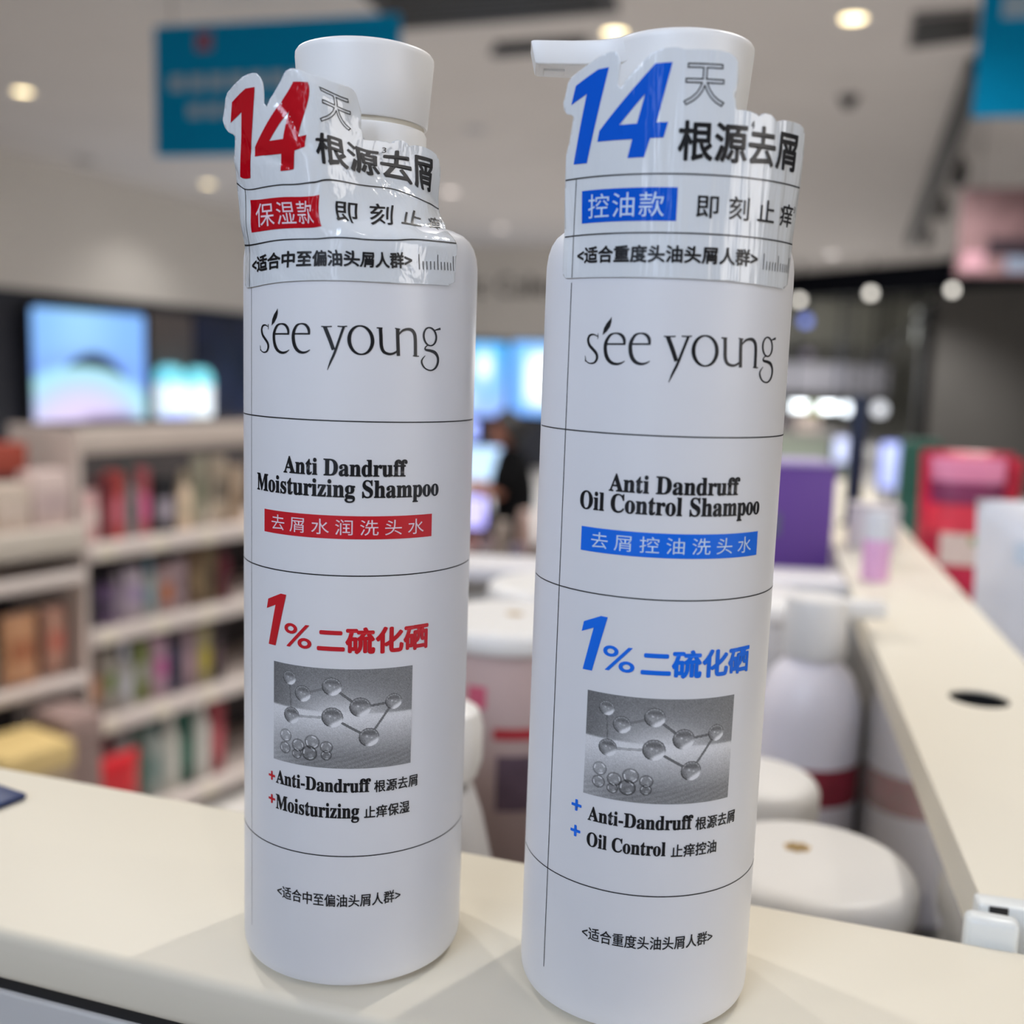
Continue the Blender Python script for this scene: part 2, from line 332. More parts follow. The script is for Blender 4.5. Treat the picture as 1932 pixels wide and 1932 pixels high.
# glowing screens on the far walls
def screen(name, label, o_at, rz, wd, ht, fn, estr, nx=60, ny=70, rad=.08, th=.06):
    t = thing(name, label, 'screen', o_at, rz)
    pr = [];
    for cx, cy, a0 in ((wd-rad, ht-rad, 0), (rad, ht-rad, 90), (rad, rad, 180), (wd-rad, rad, 270)):
        pr += [(cx+rad*math.cos(math.radians(a0+k*15)), cy+rad*math.sin(math.radians(a0+k*15))) for k in range(7)]
    bm = bmesh.new(); add_prism(bm, pr, 0, th); bmesh.ops.rotate(bm, verts=bm.verts, cent=(0, 0, 0), matrix=Matrix.Rotation(PI/2, 3, 'X'))
    for v in bm.verts: v.co.y += th
    finish(bm, 'housing', M_BLK, t, smooth=False)
    X, Z = np.meshgrid(np.linspace(.02, wd-.02, nx), np.linspace(.02, ht-.02, ny)); ok = np.ones_like(X, bool)
    col = np.clip(fn(X/wd, 1-Z/ht), 0, 1)
    bm = bmesh.new()
    V = [(x, -.004, z) for x, z in zip(X.ravel(), Z.ravel())]
    def inside(x, z):
        ex = max(rad-x, x-(wd-rad), 0); ez = max(rad-z, z-(ht-rad), 0); return math.hypot(ex, ez) <= rad
    fs = []
    for j in range(ny-1):
        for i in range(nx-1):
            a = j*nx+i; q = (a, a+1, a+nx+1, a+nx)
            if all(inside(V[k][0], V[k][2]) for k in q): fs.append(q)
    me = bpy.data.meshes.new('display'); me.from_pydata(V, [], fs)
    ca = me.color_attributes.new('Col', 'FLOAT_COLOR', 'POINT'); L = np.where(col <= .04045, col/12.92, ((col+.055)/1.055)**2.4)
    ca.data.foreach_set('color', np.concatenate([L.reshape(-1, 3), np.ones((nx*ny, 1))], 1).ravel()); bm.free()
    new_obj('display', me, attr_mat('lit_display', estr, .3), t); return t
def pic_arc(x, y):
    c = np.stack([.50+.10*np.exp(-((x-.4)/.3)**2)+0*y, .72+.10*np.exp(-((x-.4)/.3)**2)-.05*y, 1.0-0*x], -1)
    def over(mask, rgb, soft=1):
        nonlocal c; m = np.clip(mask, 0, 1)[..., None]; c = c*(1-m)+np.array(rgb)*m
    s = lambda v, w: 1/(1+np.exp(-v/w))
    dx, dy = x-.47, y-.98; r = np.hypot(dx*.95, dy*1.15)
    over(s(.64-np.hypot((x-.44)*.8, (y-1.06)*.9), .03)*.5, (.45, .58, .98))
    r2 = np.hypot((x-.40)*.8, (y-1.08)*.9)
    over(s(.56-r2, .012), (.66, .93, .93)); over(s(.47-r2, .03), (.72, .84, 1)); over(s(.37-r2, .04), (.88, .82, .97)); over(s(r2-.553, .004)*s(.553+.10*np.clip(1-((x-.54)/.27)**2, -1, 1)-r2, .004), (.05, .06, .13))
    over(s(y-.90, .02)*s(x-.42, .03)*s(.86-x, .03), (.36, .30, .45))
    return c
def at_wall(px, py, x=None, y=None):   # point of a wall plane seen at a photo pixel
    r = ray(px, py); w = W(r[0], r[1], r[2]); k = (x/w.x if x is not None else y/w.y); return Vector((w.x*k, w.y*k, ZC+HC+w.z*k))
a, b, c = at_wall(50, 820, x=XL), at_wall(265, 790, x=XL), at_wall(50, 574, x=XL)
screen('wall_screen', 'large lit blue screen with a dark arc on the left wall', (XL+.07, a.y, a.z), PI/2, b.y-a.y, c.z-a.z, pic_arc, 1.0)
def pic_white(ox):
    def f(x, y):
        m = np.exp(-(((x-.55)/.28)**4+((y-.5)/.34)**4)); m = np.clip(m*1.6, 0, 1)[..., None]
        base = np.stack([.42+0*x, .70-.05*y, .97+0*x], -1); return base*(1-m)+np.array((.97, .99, 1.0))*m
    return f
def pic_blue(x, y):
    m = np.clip(1.4*np.exp(-(((x-.62)/.12)**2+((y-.32)/.18)**2))+1.4*np.exp(-(((x-.2)/.2)**2+((y-.75)/.15)**2)), 0, 1)[..., None]
    base = np.stack([.30+.28*y, .68+0*y, .95+0*x], -1); return base*(1-m)+np.array((.97, .99, 1.0))*m
for px0, px1, fn, lab in ((842, 957, pic_blue, 'lit blue and white wall screen beside the red-lettered bottle'), (962, 1078, pic_white(0), 'lit white-faced wall screen beside the blue-lettered bottle')):
    a, b, c = at_wall(px0, 783, y=YB), at_wall(px1, 783, y=YB), at_wall(px0, 642, y=YB)
    screen('wall_screen', lab, (a.x, YB-.07, a.z), 0, b.x-a.x, c.z-a.z, fn, 1.35, rad=.1)
# panels and lit tubes beside the large screen
def wall_panel(name, label, cat, px0, px1, py0, py1, m, th=.05):
    a, b, c = at_wall(px0, py1, x=XL), at_wall(px1, py1, x=XL), at_wall(px0, py0, x=XL)
    bm = bmesh.new(); add_box(bm, XL-.03, XL+th, a.y, b.y, a.z, c.z, .01); return tag(finish(bm, name, m), label, cat)
wall_panel('wall_panel', 'taupe panel on the left wall between the lit screen and the dark poster', 'panel', 276, 358, 588, 700, mat('taupe_panel', lin(92, 84, 82), .6, .1, 3))
wall_panel('poster', 'dark blue poster on the left wall beside the red-lettered bottle', 'poster', 364, 470, 592, 795, mat('dark_blue_poster', lin(22, 34, 66), .5, .5, 2.2))
for px, lab in ((290, 'left'), (345, 'right')):
    p = at_wall(px, 785, x=XL); t = thing('lit_tube', 'white and cyan lit column, %s one of the pair below the taupe panel' % lab, 'light', (XL+.2, p.y, p.z), 0, 'lit columns on the left wall')
    lathe('glowing_column', [(0, 0), (.15, 0), (.16, .05), (.16, .38), (.14, .48), (.08, .54), (0, .55)], mat('column_glow', (.8, .9, .95), .4, emit=(.72, .83, .9) if lab == 'left' else (.74, .80, .9), estr=.75), t, 32)
    lathe('cyan_band', [(.162, .36), (.166, .40), (.150, .48), (.1, .545), (0, .56)], mat('cyan_glow', (.2, .7, .8), .4, emit=(.15, .55, .66), estr=.8), t, 32)
# ------------------------------------------------------------------ white-rimmed bin the bottles stand on
M_CREAM = mat('cream_laminate', (0.79, 0.735, 0.61), 0.48, 0.012, 9, spec=.35)
M_GLOSSY = mat('glossy_cream_panel', (0.60, 0.57, 0.52), 0.13, 0.02, 6, coat=1.0)
M_INNER = mat('cream_panel', (0.62, 0.59, 0.54), 0.5, 0.02, 6)
e1, n1 = Vector((.953, -.303)), Vector((.303, .953))     # along and across the front rim (ahead-of-camera plan)
def plan(s, c): v = e1*s+n1*c; return v
ROOT_BIN = thing('display_bin', 'cream display bin whose flat front rim carries the two shampoo bottles', 'bin', W(0, .27, ZC))
def bin_part(name, pts, z0, z1, m, bev=0.0, seg=3):
    o = W(0, .27, 0); bm = bmesh.new(); P = [W(x, y, 0)-o for x, y in pts]
    add_prism(bm, [(p.x, p.y) for p in P], z0, z1)
    if bev: bmesh.ops.bevel(bm, geom=bm.edges[:], offset=bev, segments=seg, affect='EDGES', profile=.5)
    return finish(bm, name, m, ROOT_BIN, smooth=bool(bev))
rim = bin_part('front_rim', [plan(-.42, .2215), plan(.62, .2215), plan(.62, .317), plan(-.42, .317)], -.0155, 0, M_CREAM, .0032, 4)
bin_part('front_panel', [plan(-.42, .2221), plan(.62, .2221), plan(.62, .316), plan(-.42, .316)], -.24, -.0188, mat('pale_grey_panel', (.60, .60, .60), .45, .01, 8), .001)
bin_part('gap_shade_strip', [plan(-.42, .2236), plan(.62, .2236), plan(.62, .31), plan(-.42, .31)], -.0190, -.0153, M_BLK)  # black filler stands in for the shade inside the open groove
g = Vector((.2185, .976)).normalized(); gx = Vector((g.y, -g.x)); gl = Vector((.1505, .3105))
def led(s, c): return gl+g*s+gx*c
LW = .083
# side rim with a round cable hole
def side_rim():
    o = W(0, .27, 0); bm = bmesh.new(); hs, hc, hr = .228, .0415, .0148
    out = [led(0.0, 0), led(0, LW), led(1.35, LW), led(1.35, 0)]
    N = 40; top, bot = [], []
    for z, L in ((0, top), (-.018, bot)):
        ring = [bm.verts.new((*(W(*(led(hs, hc)+g*hr*math.cos(2*PI*i/N)+gx*hr*math.sin(2*PI*i/N)))-o).to_2d(), z)) for i in range(N)]
        cor = [bm.verts.new((*(W(*p)-o).to_2d(), z)) for p in out]; L += [ring, cor]
        q = N//4
        anch = [cor[2], cor[1], cor[0], cor[3]]   # nearest corner per quarter turn (+g+gx, -g+gx, -g-gx, +g-gx)
        for k in range(4):
            for i in range(q):
                bm.faces.new([ring[k*q+i], ring[(k*q+i+1) % N], anch[k]])
            bm.faces.new([ring[((k+1)*q) % N], anch[(k+1) % 4], anch[k]])
    for i in range(N): bm.faces.new([top[0][i], top[0][(i+1) % N], bot[0][(i+1) % N], bot[0][i]])
    for i in range(4): bm.faces.new([top[1][i], top[1][(i+1) % 4], bot[1][(i+1) % 4], bot[1][i]])
    return finish(bm, 'side_rim', M_CREAM, ROOT_BIN, smooth=False)
sr = side_rim()
bm = bmesh.new(); hc_ = W(*led(.228, .0415))-W(0, .27); add_lathe(bm, [(.0147, -.0012), (.0143, -.0012), (.0143, -.10), (0, -.10)], 40, (hc_.x, hc_.y, 0)); finish(bm, 'hole_lining', M_BLK, ROOT_BIN)
bin_part('side_panel', [led(0.0, .0015), led(0, .016), led(1.35, .016), led(1.35, .0015)], -.24, -.018, M_GLOSSY)
bin_part('side_panel', [led(0.0, LW-.016), led(0, LW-.003), led(1.35, LW-.003), led(1.35, LW-.016)], -.24, -.018, M_INNER)
bin_part('rear_rim', [(-.115, .826), (.262, .806), (.272, .868), (-.115, .888)], -.012, 0, mat('white_laminate', (.74, .72, .73), .4, .01, 8), .002)
bin_part('rear_panel', [(-.11, .85), (.27, .83), (.272, .845), (-.11, .865)], -.24, -.012, M_INNER)
bin_part('inner_side_panel', [(-.055, .36), (-.045, .36), (-.105, .87), (-.115, .87)], -.24, 0, M_INNER)
bin_part('bin_floor', [(-.06, .34), (.155, .30), (.275, .85), (-.115, .87)], -.19, -.18, mat('dark_bin_floor', lin(62, 58, 58), .6))
# bracket at the corner where the side rim meets the front rim
M_BRK = mat('white_bracket', (.78, .80, .78), .3, .01, 30)
o0 = W(0, .27, 0)
def brk(name, s0, s1, c0, c1, z0, z1, m, bev, par=None):
    P = [led(s, c) for s, c in ((s0, c0), (s0, c1), (s1, c1), (s1, c0))]; bm = bmesh.new()
    add_prism(bm, [((W(*p)-o0).x, (W(*p)-o0).y) for p in P], z0, z1)
    bmesh.ops.bevel(bm, geom=bm.edges[:], offset=bev, segments=3, affect='EDGES', profile=.5); return finish(bm, name, m, ROOT_BIN)
brk('corner_bracket', -.0085, -.0005, -.0035, .030, -.014, .0042, M_BRK, .0012)
brk('bracket_slot', -.0090, -.0082, -.0004, .0050, -.012, .0040, M_BLK, .0002)
brk('bracket_plate', -.0085, -.0005, .0315, .07, -.014, .0030, M_BRK, .001)
P = [plan(s, c) for s, c in ((.0415, .3175), (.0563, .3175), (.0563, .3245), (.0415, .3245))]
bm = bmesh.new(); add_prism(bm, [((W(*p)-o0).x, (W(*p)-o0).y) for p in P], -.012, .0068)
bmesh.ops.bevel(bm, geom=bm.edges[:], offset=.0022, segments=4, affect='EDGES', profile=.5); finish(bm, 'hinge_block', M_BRK, ROOT_BIN)
# blue corner at the far left of the rim
o = box('blue_card', -.05, 0, -.006, .007, 0, .002, mat('blue_card', lin(14, 44, 100), .5), None, .0006); o.location = W(-.1745, .358, ZC+.0003); o.rotation_euler.z = YAW-.5; tag(o, 'dark blue card corner lying on the cream rim at the left edge', 'card')

# ------------------------------------------------------------------ tubs and bottles inside the bin
M_LID = mat('white_lid', (.80, .78, .75), .4, .01, 20); M_GOLD = mat('gold_print', lin(196, 160, 92), .4, .15, 90)
M_JAR = mat('clear_pink_jar', lin(196, 172, 168), .25, .08, 14); M_JARW = mat('milky_jar', lin(205, 202, 200), .35, .03, 12)
M_REDL = mat('red_label', lin(178, 40, 52), .5, .1, 30); M_PURL = mat('plum_label', lin(104, 84, 98), .5, .15, 40)
def tub(x, y, zt, r, h, lidh, label, gold=None, jar=M_JARW, bands=(), group='white-lidded tubs in the bin', dome=0.0):
    t = thing('tub', label, 'tub', W(x, y, zt-h), YAW, group)
    lathe('jar', [(0, 0), (r*.9, 0), (r*.94, .004), (r*.95, h-lidh-.018), (r*.90, h-lidh-.008), (r*.90, h-.004), (0, h-.004)], jar, t, 48)
    lathe('lid', [(r*.93, h-lidh), (r*.985, h-lidh), (r, h-lidh+.002), (r, h-.0062), (r-.0008, h-.0038), (r-.0025, h-.0016), (r-.0052, h-.0004), (r-.009, h), (0, h+dome)], M_LID, t, 64)
    if gold:
        bm = bmesh.new(); cx, cy = gold
        for k in range(7):
            a = k*2*PI/7; add_lathe(bm, [(0, 0), (.0017, 0), (.0017, .0003), (0, .0003)], 10, (cx+.004*math.cos(a), cy+.003*math.sin(a), h+dome*.98+.0001))
        add_lathe(bm, [(0, 0), (.0036, 0), (.0036, .0003), (0, .0003)], 20, (cx, cy, h+dome*.98+.0001), sy=.8)
        finish(bm, 'gold_emblem', M_GOLD, t)
    for nm, z0, z1, a0, a1, m in bands:
        bm = bmesh.new(); N = 20; rr = r*.956
        vs = [[bm.verts.new((rr*math.sin(math.radians(a0+(a1-a0)*i/N)), -rr*math.cos(math.radians(a0+(a1-a0)*i/N)), z)) for i in range(N+1)] for z in (z0, z1)]
        for i in range(N): bm.faces.new([vs[0][i], vs[0][i+1], vs[1][i+1], vs[1][i]])
        finish(bm, nm, m, t)
    return t
tub(.000, .660, ZC+.002, .051, .155, .013, 'wide white-lidded tub with pink jar and red label, seen between the bottles', (.004, .004), M_JAR,
    [('red_band', .090, .097, -8, 60, M_REDL), ('plum_label', .045, .080, -5, 60, M_PURL), ('pink_spot', .108, .122, -28, -14, mat('pink_spot', lin(205, 92, 118), .5))])
tub(.030, .757, ZC+.004, .046, .16, .016, 'white-lidded tub behind the one with the pink jar', None)
tub(.178, .762, ZC+.001, .044, .16, .012, 'white-lidded tub behind the white pump bottle in the bin', None, M_JARW)
tub(.1275, .413, ZC-.036, .0425, .13, .016, 'white tub with a gold emblem on its lid, nearest the front rim', (-.003, .010), M_JARW)
tub(.1245, .503, ZC-.036, .0315, .12, .018, 'smaller white-lidded tub just behind the gold-emblem tub', None, M_JARW)
def pump_bottle(x, y, zt, r, capr, caph, h, label, red=True, nozzle=True):
    t = thing('pump_bottle', label, 'bottle', W(x, y, zt-h), YAW)
    b = lathe('body', [(0, 0), (r*.95, 0), (r, .004), (r, h-caph-.040), (r*.97, h-caph-.030), (r*.80, h-caph-.014), (r*.5, h-caph-.003), (capr*.7, h-caph), (0, h-caph)], mat('milky_body', lin(246, 241, 247), .35, .02, 20), t, 64)
    k = lathe('cap', [(0, h-caph-.001), (capr, h-caph-.001), (capr*1.03, h-caph+.002), (capr*.96, h-.003), (capr*.9, h), (0, h)], M_LID, t, 48)
    if nozzle:
        bm = bmesh.new(); add_box(bm, .0, .043, -.0075, .0075, h-.012, h-.001, .003); finish(bm, 'nozzle', M_LID, t)
    if red:
        bm = bmesh.new(); N = 20; rr = r+.0004
        vs = [[bm.verts.new((rr*math.sin(math.radians(-20+95*i/N)), -rr*math.cos(math.radians(-20+95*i/N)), z)) for i in range(N+1)] for z in (h-caph-.090, h-caph-.066)]
        for i in range(N): bm.faces.new([vs[0][i], vs[0][i+1], vs[1][i+1], vs[1][i]])
        finish(bm, 'red_label', mat('crimson_label', lin(150, 44, 62), .5, .25, 60), b)
    return t
pump_bottle(.1945, .658, ZC+.021, .0325, .0195, .036, .195, 'white pump bottle with a crimson label standing in the bin, spout to the right')
t = thing('round_cap_bottle', 'white bottle with rounded cap in the bin, half hidden by the red-lettered bottle', 'bottle', W(-.027, .45, ZC-.125), YAW)
lathe('body', [(0, 0), (.024, 0), (.025, .003), (.0245, .06), (.021, .075), (.018, .088), (.014, .1), (0, .1)], M_JARW, t, 48)
lathe('cap', [(0, .102), (.010, .102), (.0155, .106), (.0175, .113), (.0175, .128), (.0155, .135), (.009, .139), (0, .14)], M_LID, t, 48)

# ------------------------------------------------------------------ things standing on and beyond the side rim
t = thing('small_bottle', 'small pink bottle with white cap standing on the cream side rim', 'bottle', W(.2885, .828, ZC), YAW)
lathe('body', [(0, 0), (.0095, 0), (.0105, .001), (.0108, .030), (.0095, .033), (0, .033)], mat('pink_bottle', lin(222, 168, 206), .3, .03, 60), t, 32)
lathe('cap', [(0, .0332), (.0104, .0332), (.0104, .052), (.0095, .0545), (0, .0545)], mat('translucent_cap', lin(218, 218, 222), .3), t, 32)
t = thing('tester_post', 'slim navy post standing upright at the far end of the side rim', 'post', W(.3640, 1.13, ZC), YAW)
lathe('base', [(0, 0), (.012, 0), (.011, .004), (0, .005)], M_DARK, t, 24)
lathe('shaft', [(0, .004), (.0075, .004), (.0085, .012), (.0088, .134), (.008, .138), (0, .138)], mat('navy_tube', lin(30, 42, 66), .4, .05, 30), t, 24)
t = thing('carton', 'tall purple carton with green print behind the bin', 'carton', W(.226, .965, ZC-.18), YAW)
box('box_body', -.062, .060, -.03, .03, 0, .258, mat('purple_board', lin(100, 62, 146), .5, .05, 10), t, .003)
box('green_print', -.06, .012, -.0306, -.0302, .196, .216, mat('grey_green_print', lin(96, 104, 118), .6), t)
box('green_print', -.06, -.012, -.0306, -.0302, .150, .192, mat('leaf_green_print', lin(104, 134, 96), .6), t)
box('top_flap', -.061, .059, -.029, .029, .2582, .262, mat('lilac_flap', lin(170, 155, 200), .5), t, .001)
# pouches in the bin on the right
def pouch(name, label, cat, p, rz, w, d, h, m, parts, group=None):
    t = thing(name, label, cat, p, rz, group); bm = bmesh.new(); NX, NZ = 18, 20
    def pt(i, j, s):
        u, v = i/NX*2-1, j/NZ; e = (1-abs(u)**3.5)*(1-abs(2*v-1)**4)**.5
        return (u*w/2*(1-.06*math.sin(v*PI)), s*d/2*e, v*h)
    g_ = {(i, j, s): bm.verts.new(pt(i, j, s)) for i in range(NX+1) for j in range(NZ+1) for s in (-1, 1)}
    for s in (-1, 1):
        for i in range(NX):
            for j in range(NZ): bm.faces.new([g_[i, j, s], g_[i+1, j, s], g_[i+1, j+1, s], g_[i, j+1, s]])
    bmesh.ops.remove_doubles(bm, verts=bm.verts, dist=1e-6); finish(bm, 'bag', m, t, angle=60)
    for nm, u0, u1, v0, v1, mm_ in parts:
        bm = bmesh.new(); n = 10
        def ps(u, v): e = (1-abs(u)**3.5)*(1-abs(2*v-1)**4)**.5; return Vector((u*w/2*(1-.06*math.sin(v*PI)), -d/2*e-.0007, v*h))
        gv = [[bm.verts.new(ps(u0+(u1-u0)*i/n, v0+(v1-v0)*j/n)) for i in range(n+1)] for j in range(n+1)]
        for j in range(n):
            for i in range(n): bm.faces.new([gv[j][i], gv[j][i+1], gv[j+1][i+1], gv[j+1][i]])
        finish(bm, nm, mm_, t, angle=60)
    return t
M_PR = mat('crimson_foil', lin(196, 36, 68), .35, .25, 40); M_PK = mat('pink_print', lin(222, 130, 160), .5, .1, 30); M_MR = mat('maroon_print', lin(130, 42, 84), .5, .15, 40); M_WP = mat('cream_print', lin(228, 205, 190), .5, .1, 40); M_RD = mat('scarlet_print', lin(226, 56, 76), .4, .15, 40)
pouch('refill_pouch', 'crimson and pink refill pouch leaning left of the white pack', 'pouch', W(.441, 1.035, ZC-.115), YAW-.2, .086, .05, .205, M_PR, [('pink_band', -.8, .8, .86, .97, M_PK), ('maroon_band', -.8, .8, .76, .86, M_MR), ('scarlet_patch', -.85, .2, .62, .75, M_RD), ('cream_patch', -.55, .75, .47, .62, M_WP), ('green_leaf', .1, .5, .57, .61, mat('leaf_print', lin(150, 160, 80), .5))])
pouch('refill_pouch', 'bright red pouch peeking out behind the crimson pouch', 'pouch', W(.500, 1.13, ZC-.115), YAW-.2, .08, .05, .192, mat('red_foil', lin(205, 40, 64), .35, .2, 40), [('pink_band', -.7, .7, .62, .76, M_PK)])
pouch('refill_pouch', 'white rounded pack cut off by the right edge, beyond the side rim', 'pouch', W(.432, .79, ZC-.135), YAW-.2, .16, .06, .205, mat('white_foil', lin(222, 220, 222), .4, .02, 30), [('pale_print', -.7, -.1, .78, .86, mat('pale_grey_print', lin(196, 206, 216), .5))])
# ------------------------------------------------------------------ artwork of the bottles, millimetres
LOGO = [[(-19.86,168.38,0.22),(-20.94,168.75,0.32),(-22.02,168.51,0.51),(-22.47,167.55,0.64),(-22.02,166.36,0.7),(-21.04,165.48,0.7),(-20.04,164.54,0.7),(-19.75,163.52,0.64),(-20.29,162.55,0.45),(-21.39,162.23,0.29),(-22.39,162.46,0.26),(-23.01,162.99,0.19)],[(-19.78,168.98,0.19),(-19.74,168.32,0.19),(-19.78,167.68,0.1)],[(-23.15,163.9,0.1),(-23.03,163.35,0.22),(-23.03,162.61,0.2)],[(-17.88,166.66,0.38),(-15.1,166.72,0.38),(-12.85,166.74,0.38)],[(-13.05,166.67,0.5),(-13.21,167.86,0.74),(-14.0,168.79,0.64),(-15.33,169.08,0.32),(-16.68,168.58,0.56),(-17.61,166.98,0.81),(-17.66,165.23,0.87),(-17.14,163.66,0.9),(-16.12,162.63,0.74),(-14.8,162.29,0.56),(-13.68,162.52,0.38),(-12.8,163.02,0.16)],[(-11.83,166.79,0.37),(-9.29,166.86,0.37),(-7.2,166.89,0.37)],[(-7.38,166.82,0.5),(-7.54,168.0,0.74),(-8.28,168.92,0.62),(-9.51,169.2,0.31),(-10.74,168.7,0.56),(-11.58,167.11,0.81),(-11.62,165.39,0.9),(-11.15,163.83,0.9),(-10.22,162.82,0.77),(-9.01,162.48,0.56),(-7.96,162.7,0.37),(-7.13,163.2,0.16)],[(-4.35,168.68,0.28),(-3.1,168.66,0.28),(-1.76,168.76,0.27)],[(-3.5,168.68,0.93),(-2.32,165.92,0.93),(-1.34,163.36,0.87)],[(1.06,168.89,0.56),(0.03,165.9,0.56),(-1.11,162.59,0.56),(-2.03,160.52,0.47),(-2.77,158.61,0.09)],[(-0.45,168.84,0.28),(0.65,168.81,0.28),(1.82,168.92,0.28)],[(4.77,169.12,0.34),(5.38,169.05,0.42),(5.97,168.83,0.52),(6.51,168.46,0.63),(6.98,167.95,0.72),(7.36,167.34,0.8),(7.61,166.65,0.85),(7.73,165.92,0.87),(7.71,165.18,0.85),(7.54,164.47,0.8),(7.25,163.83,0.72),(6.85,163.29,0.63),(6.35,162.88,0.52),(5.78,162.62,0.42),(5.18,162.52,0.35),(4.58,162.58,0.42),(4.0,162.81,0.54),(3.47,163.18,0.63),(3.02,163.69,0.72),(2.67,164.31,0.8),(2.43,165.0,0.85),(2.32,165.73,0.87),(2.34,166.47,0.85),(2.5,167.17,0.8),(2.77,167.8,0.72),(3.16,168.34,0.63),(3.64,168.75,0.52),(4.18,169.01,0.42),(4.77,169.12,0.34)],[(8.64,168.82,0.25),(9.24,168.79,0.32),(10.06,168.79,0.32)],[(9.55,168.89,0.81),(9.71,166.71,0.81),(9.85,164.67,0.81),(10.33,163.43,0.74),(11.29,162.89,0.62),(12.42,162.87,0.54),(13.54,163.44,0.45),(14.08,164.18,0.26)],[(13.71,168.86,0.84),(13.8,166.22,0.84),(14.02,162.44,0.86)],[(13.04,168.9,0.22),(13.59,168.8,0.29),(14.32,168.7,0.28)],[(14.02,167.43,0.26),(14.95,168.41,0.51),(16.18,168.8,0.62),(17.29,168.63,0.77),(18.04,167.8,0.83),(18.31,166.38,0.83),(18.39,164.15,0.83),(18.44,162.61,0.83)],[(17.75,162.6,0.22),(18.5,162.52,0.26),(19.4,162.54,0.22)],[(22.14,169.45,0.32),(22.56,169.41,0.35),(22.98,169.27,0.4),(23.38,169.03,0.44),(23.74,168.7,0.48),(24.03,168.3,0.52),(24.24,167.85,0.54),(24.36,167.37,0.54),(24.37,166.89,0.54),(24.27,166.43,0.52),(24.08,166.02,0.5),(23.8,165.66,0.44),(23.46,165.4,0.41),(23.07,165.23,0.36),(22.65,165.16,0.32),(22.23,165.2,0.35),(21.82,165.35,0.4),(21.46,165.6,0.44),(21.14,165.93,0.48),(20.89,166.33,0.52),(20.72,166.78,0.54),(20.62,167.25,0.54),(20.61,167.73,0.54),(20.69,168.18,0.52),(20.85,168.59,0.47),(21.09,168.94,0.44),(21.39,169.21,0.4),(21.75,169.38,0.35),(22.14,169.45,0.32)],[(23.85,168.87,0.26),(24.7,169.1,0.42),(25.67,169.33,0.58)],[(21.85,165.27,0.22),(21.16,164.7,0.32),(21.22,164.16,0.51),(22.79,163.94,0.64),(24.17,163.48,0.77),(25.03,162.36,0.7),(25.02,160.99,0.64),(24.27,159.81,0.5),(22.89,159.24,0.32),(21.29,159.64,0.35),(20.34,160.66,0.45),(20.24,161.69,0.38),(21.16,162.74,0.16)]]
LEAF = [(-16.43, 172.75), (-16.79, 172.21), (-17.65, 171.26), (-18.29, 170.14), (-18.54, 168.65), (-17.55, 169.42), (-16.78, 170.48), (-16.44, 171.58)]
ONE = [(-20.01, 102.27), (-15.5, 104.24), (-13.83, 104.15), (-17.26, 90.78), (-19.8, 90.74), (-17.31, 101.16), (-20.55, 99.79)]
OUTLINE = [(-31.1, 181.6), (-28.4, 181.5), (-17.0, 181.4), (-6.4, 181.3), (3.7, 181.2), (11.0, 181.1), (19.9, 180.8), (27.7, 180.6), (29.8, 181.7), (31.2, 190.5), (30.8, 197.3), (30.7, 202.3), (30.4, 207.3), (30.0, 211.5), (29.5, 214.7), (28.6, 215.9), (27.3, 216.3), (25.5, 216.5), (23.3, 216.5), (21.3, 216.4), (20.2, 216.1), (19.3, 215.8), (18.8, 216.3), (17.6, 217.0), (15.9, 217.1), (14.9, 216.8), (14.4, 216.3), (13.7, 216.7), (12.0, 217.1), (10.1, 217.2), (8.9, 217.1), (8.3, 219.6), (8.5, 221.5), (8.8, 223.1), (8.5, 226.8), (7.9, 227.7), (6.5, 228.5), (4.1, 228.9), (0.8, 228.9), (-3.2, 228.8), (-3.7, 229.0), (-4.7, 229.2), (-6.3, 229.2), (-7.9, 229.0), (-9.5, 228.5), (-10.5, 227.9), (-12.1, 226.4), (-14.0, 224.6), (-15.6, 222.9), (-16.6, 221.3), (-17.3, 222.2), (-17.1, 224.2), (-16.9, 226.7), (-17.3, 228.0), (-18.0, 228.9), (-19.1, 229.0), (-20.5, 228.8), (-22.4, 228.2), (-23.9, 227.4), (-26.6, 226.2), (-29.2, 225.0), (-30.3, 223.9), (-31.0, 221.7), (-31.8, 219.9), (-31.5, 218.4), (-30.6, 217.4), (-29.1, 217.0), (-28.6, 216.5), (-28.9, 214.9), (-29.8, 211.4), (-30.9, 208.9), (-31.2, 205.7), (-31.7, 199.0), (-32.4, 190.6), (-32.4, 183.6), (-32.1, 182.2)]
FOUR = [(-9.2, 226.0), (-21.4, 212.8), (-21.8, 210.6), (-13.5, 210.6), (-14.4, 206.7), (-10.7, 206.8), (-9.6, 210.7), (-6.7, 210.8), (-5.9, 214.0), (-8.4, 213.9), (-5.6, 226.2)]
FOUR_IN = [(-11.1, 219.9), (-16.6, 213.7), (-12.6, 213.8)]
SIGN_ONE = [(-22.1, 225.7), (-27.9, 223.0), (-29.2, 219.1), (-24.9, 220.9), (-28.4, 206.4), (-24.5, 206.3), (-19.5, 225.9)]
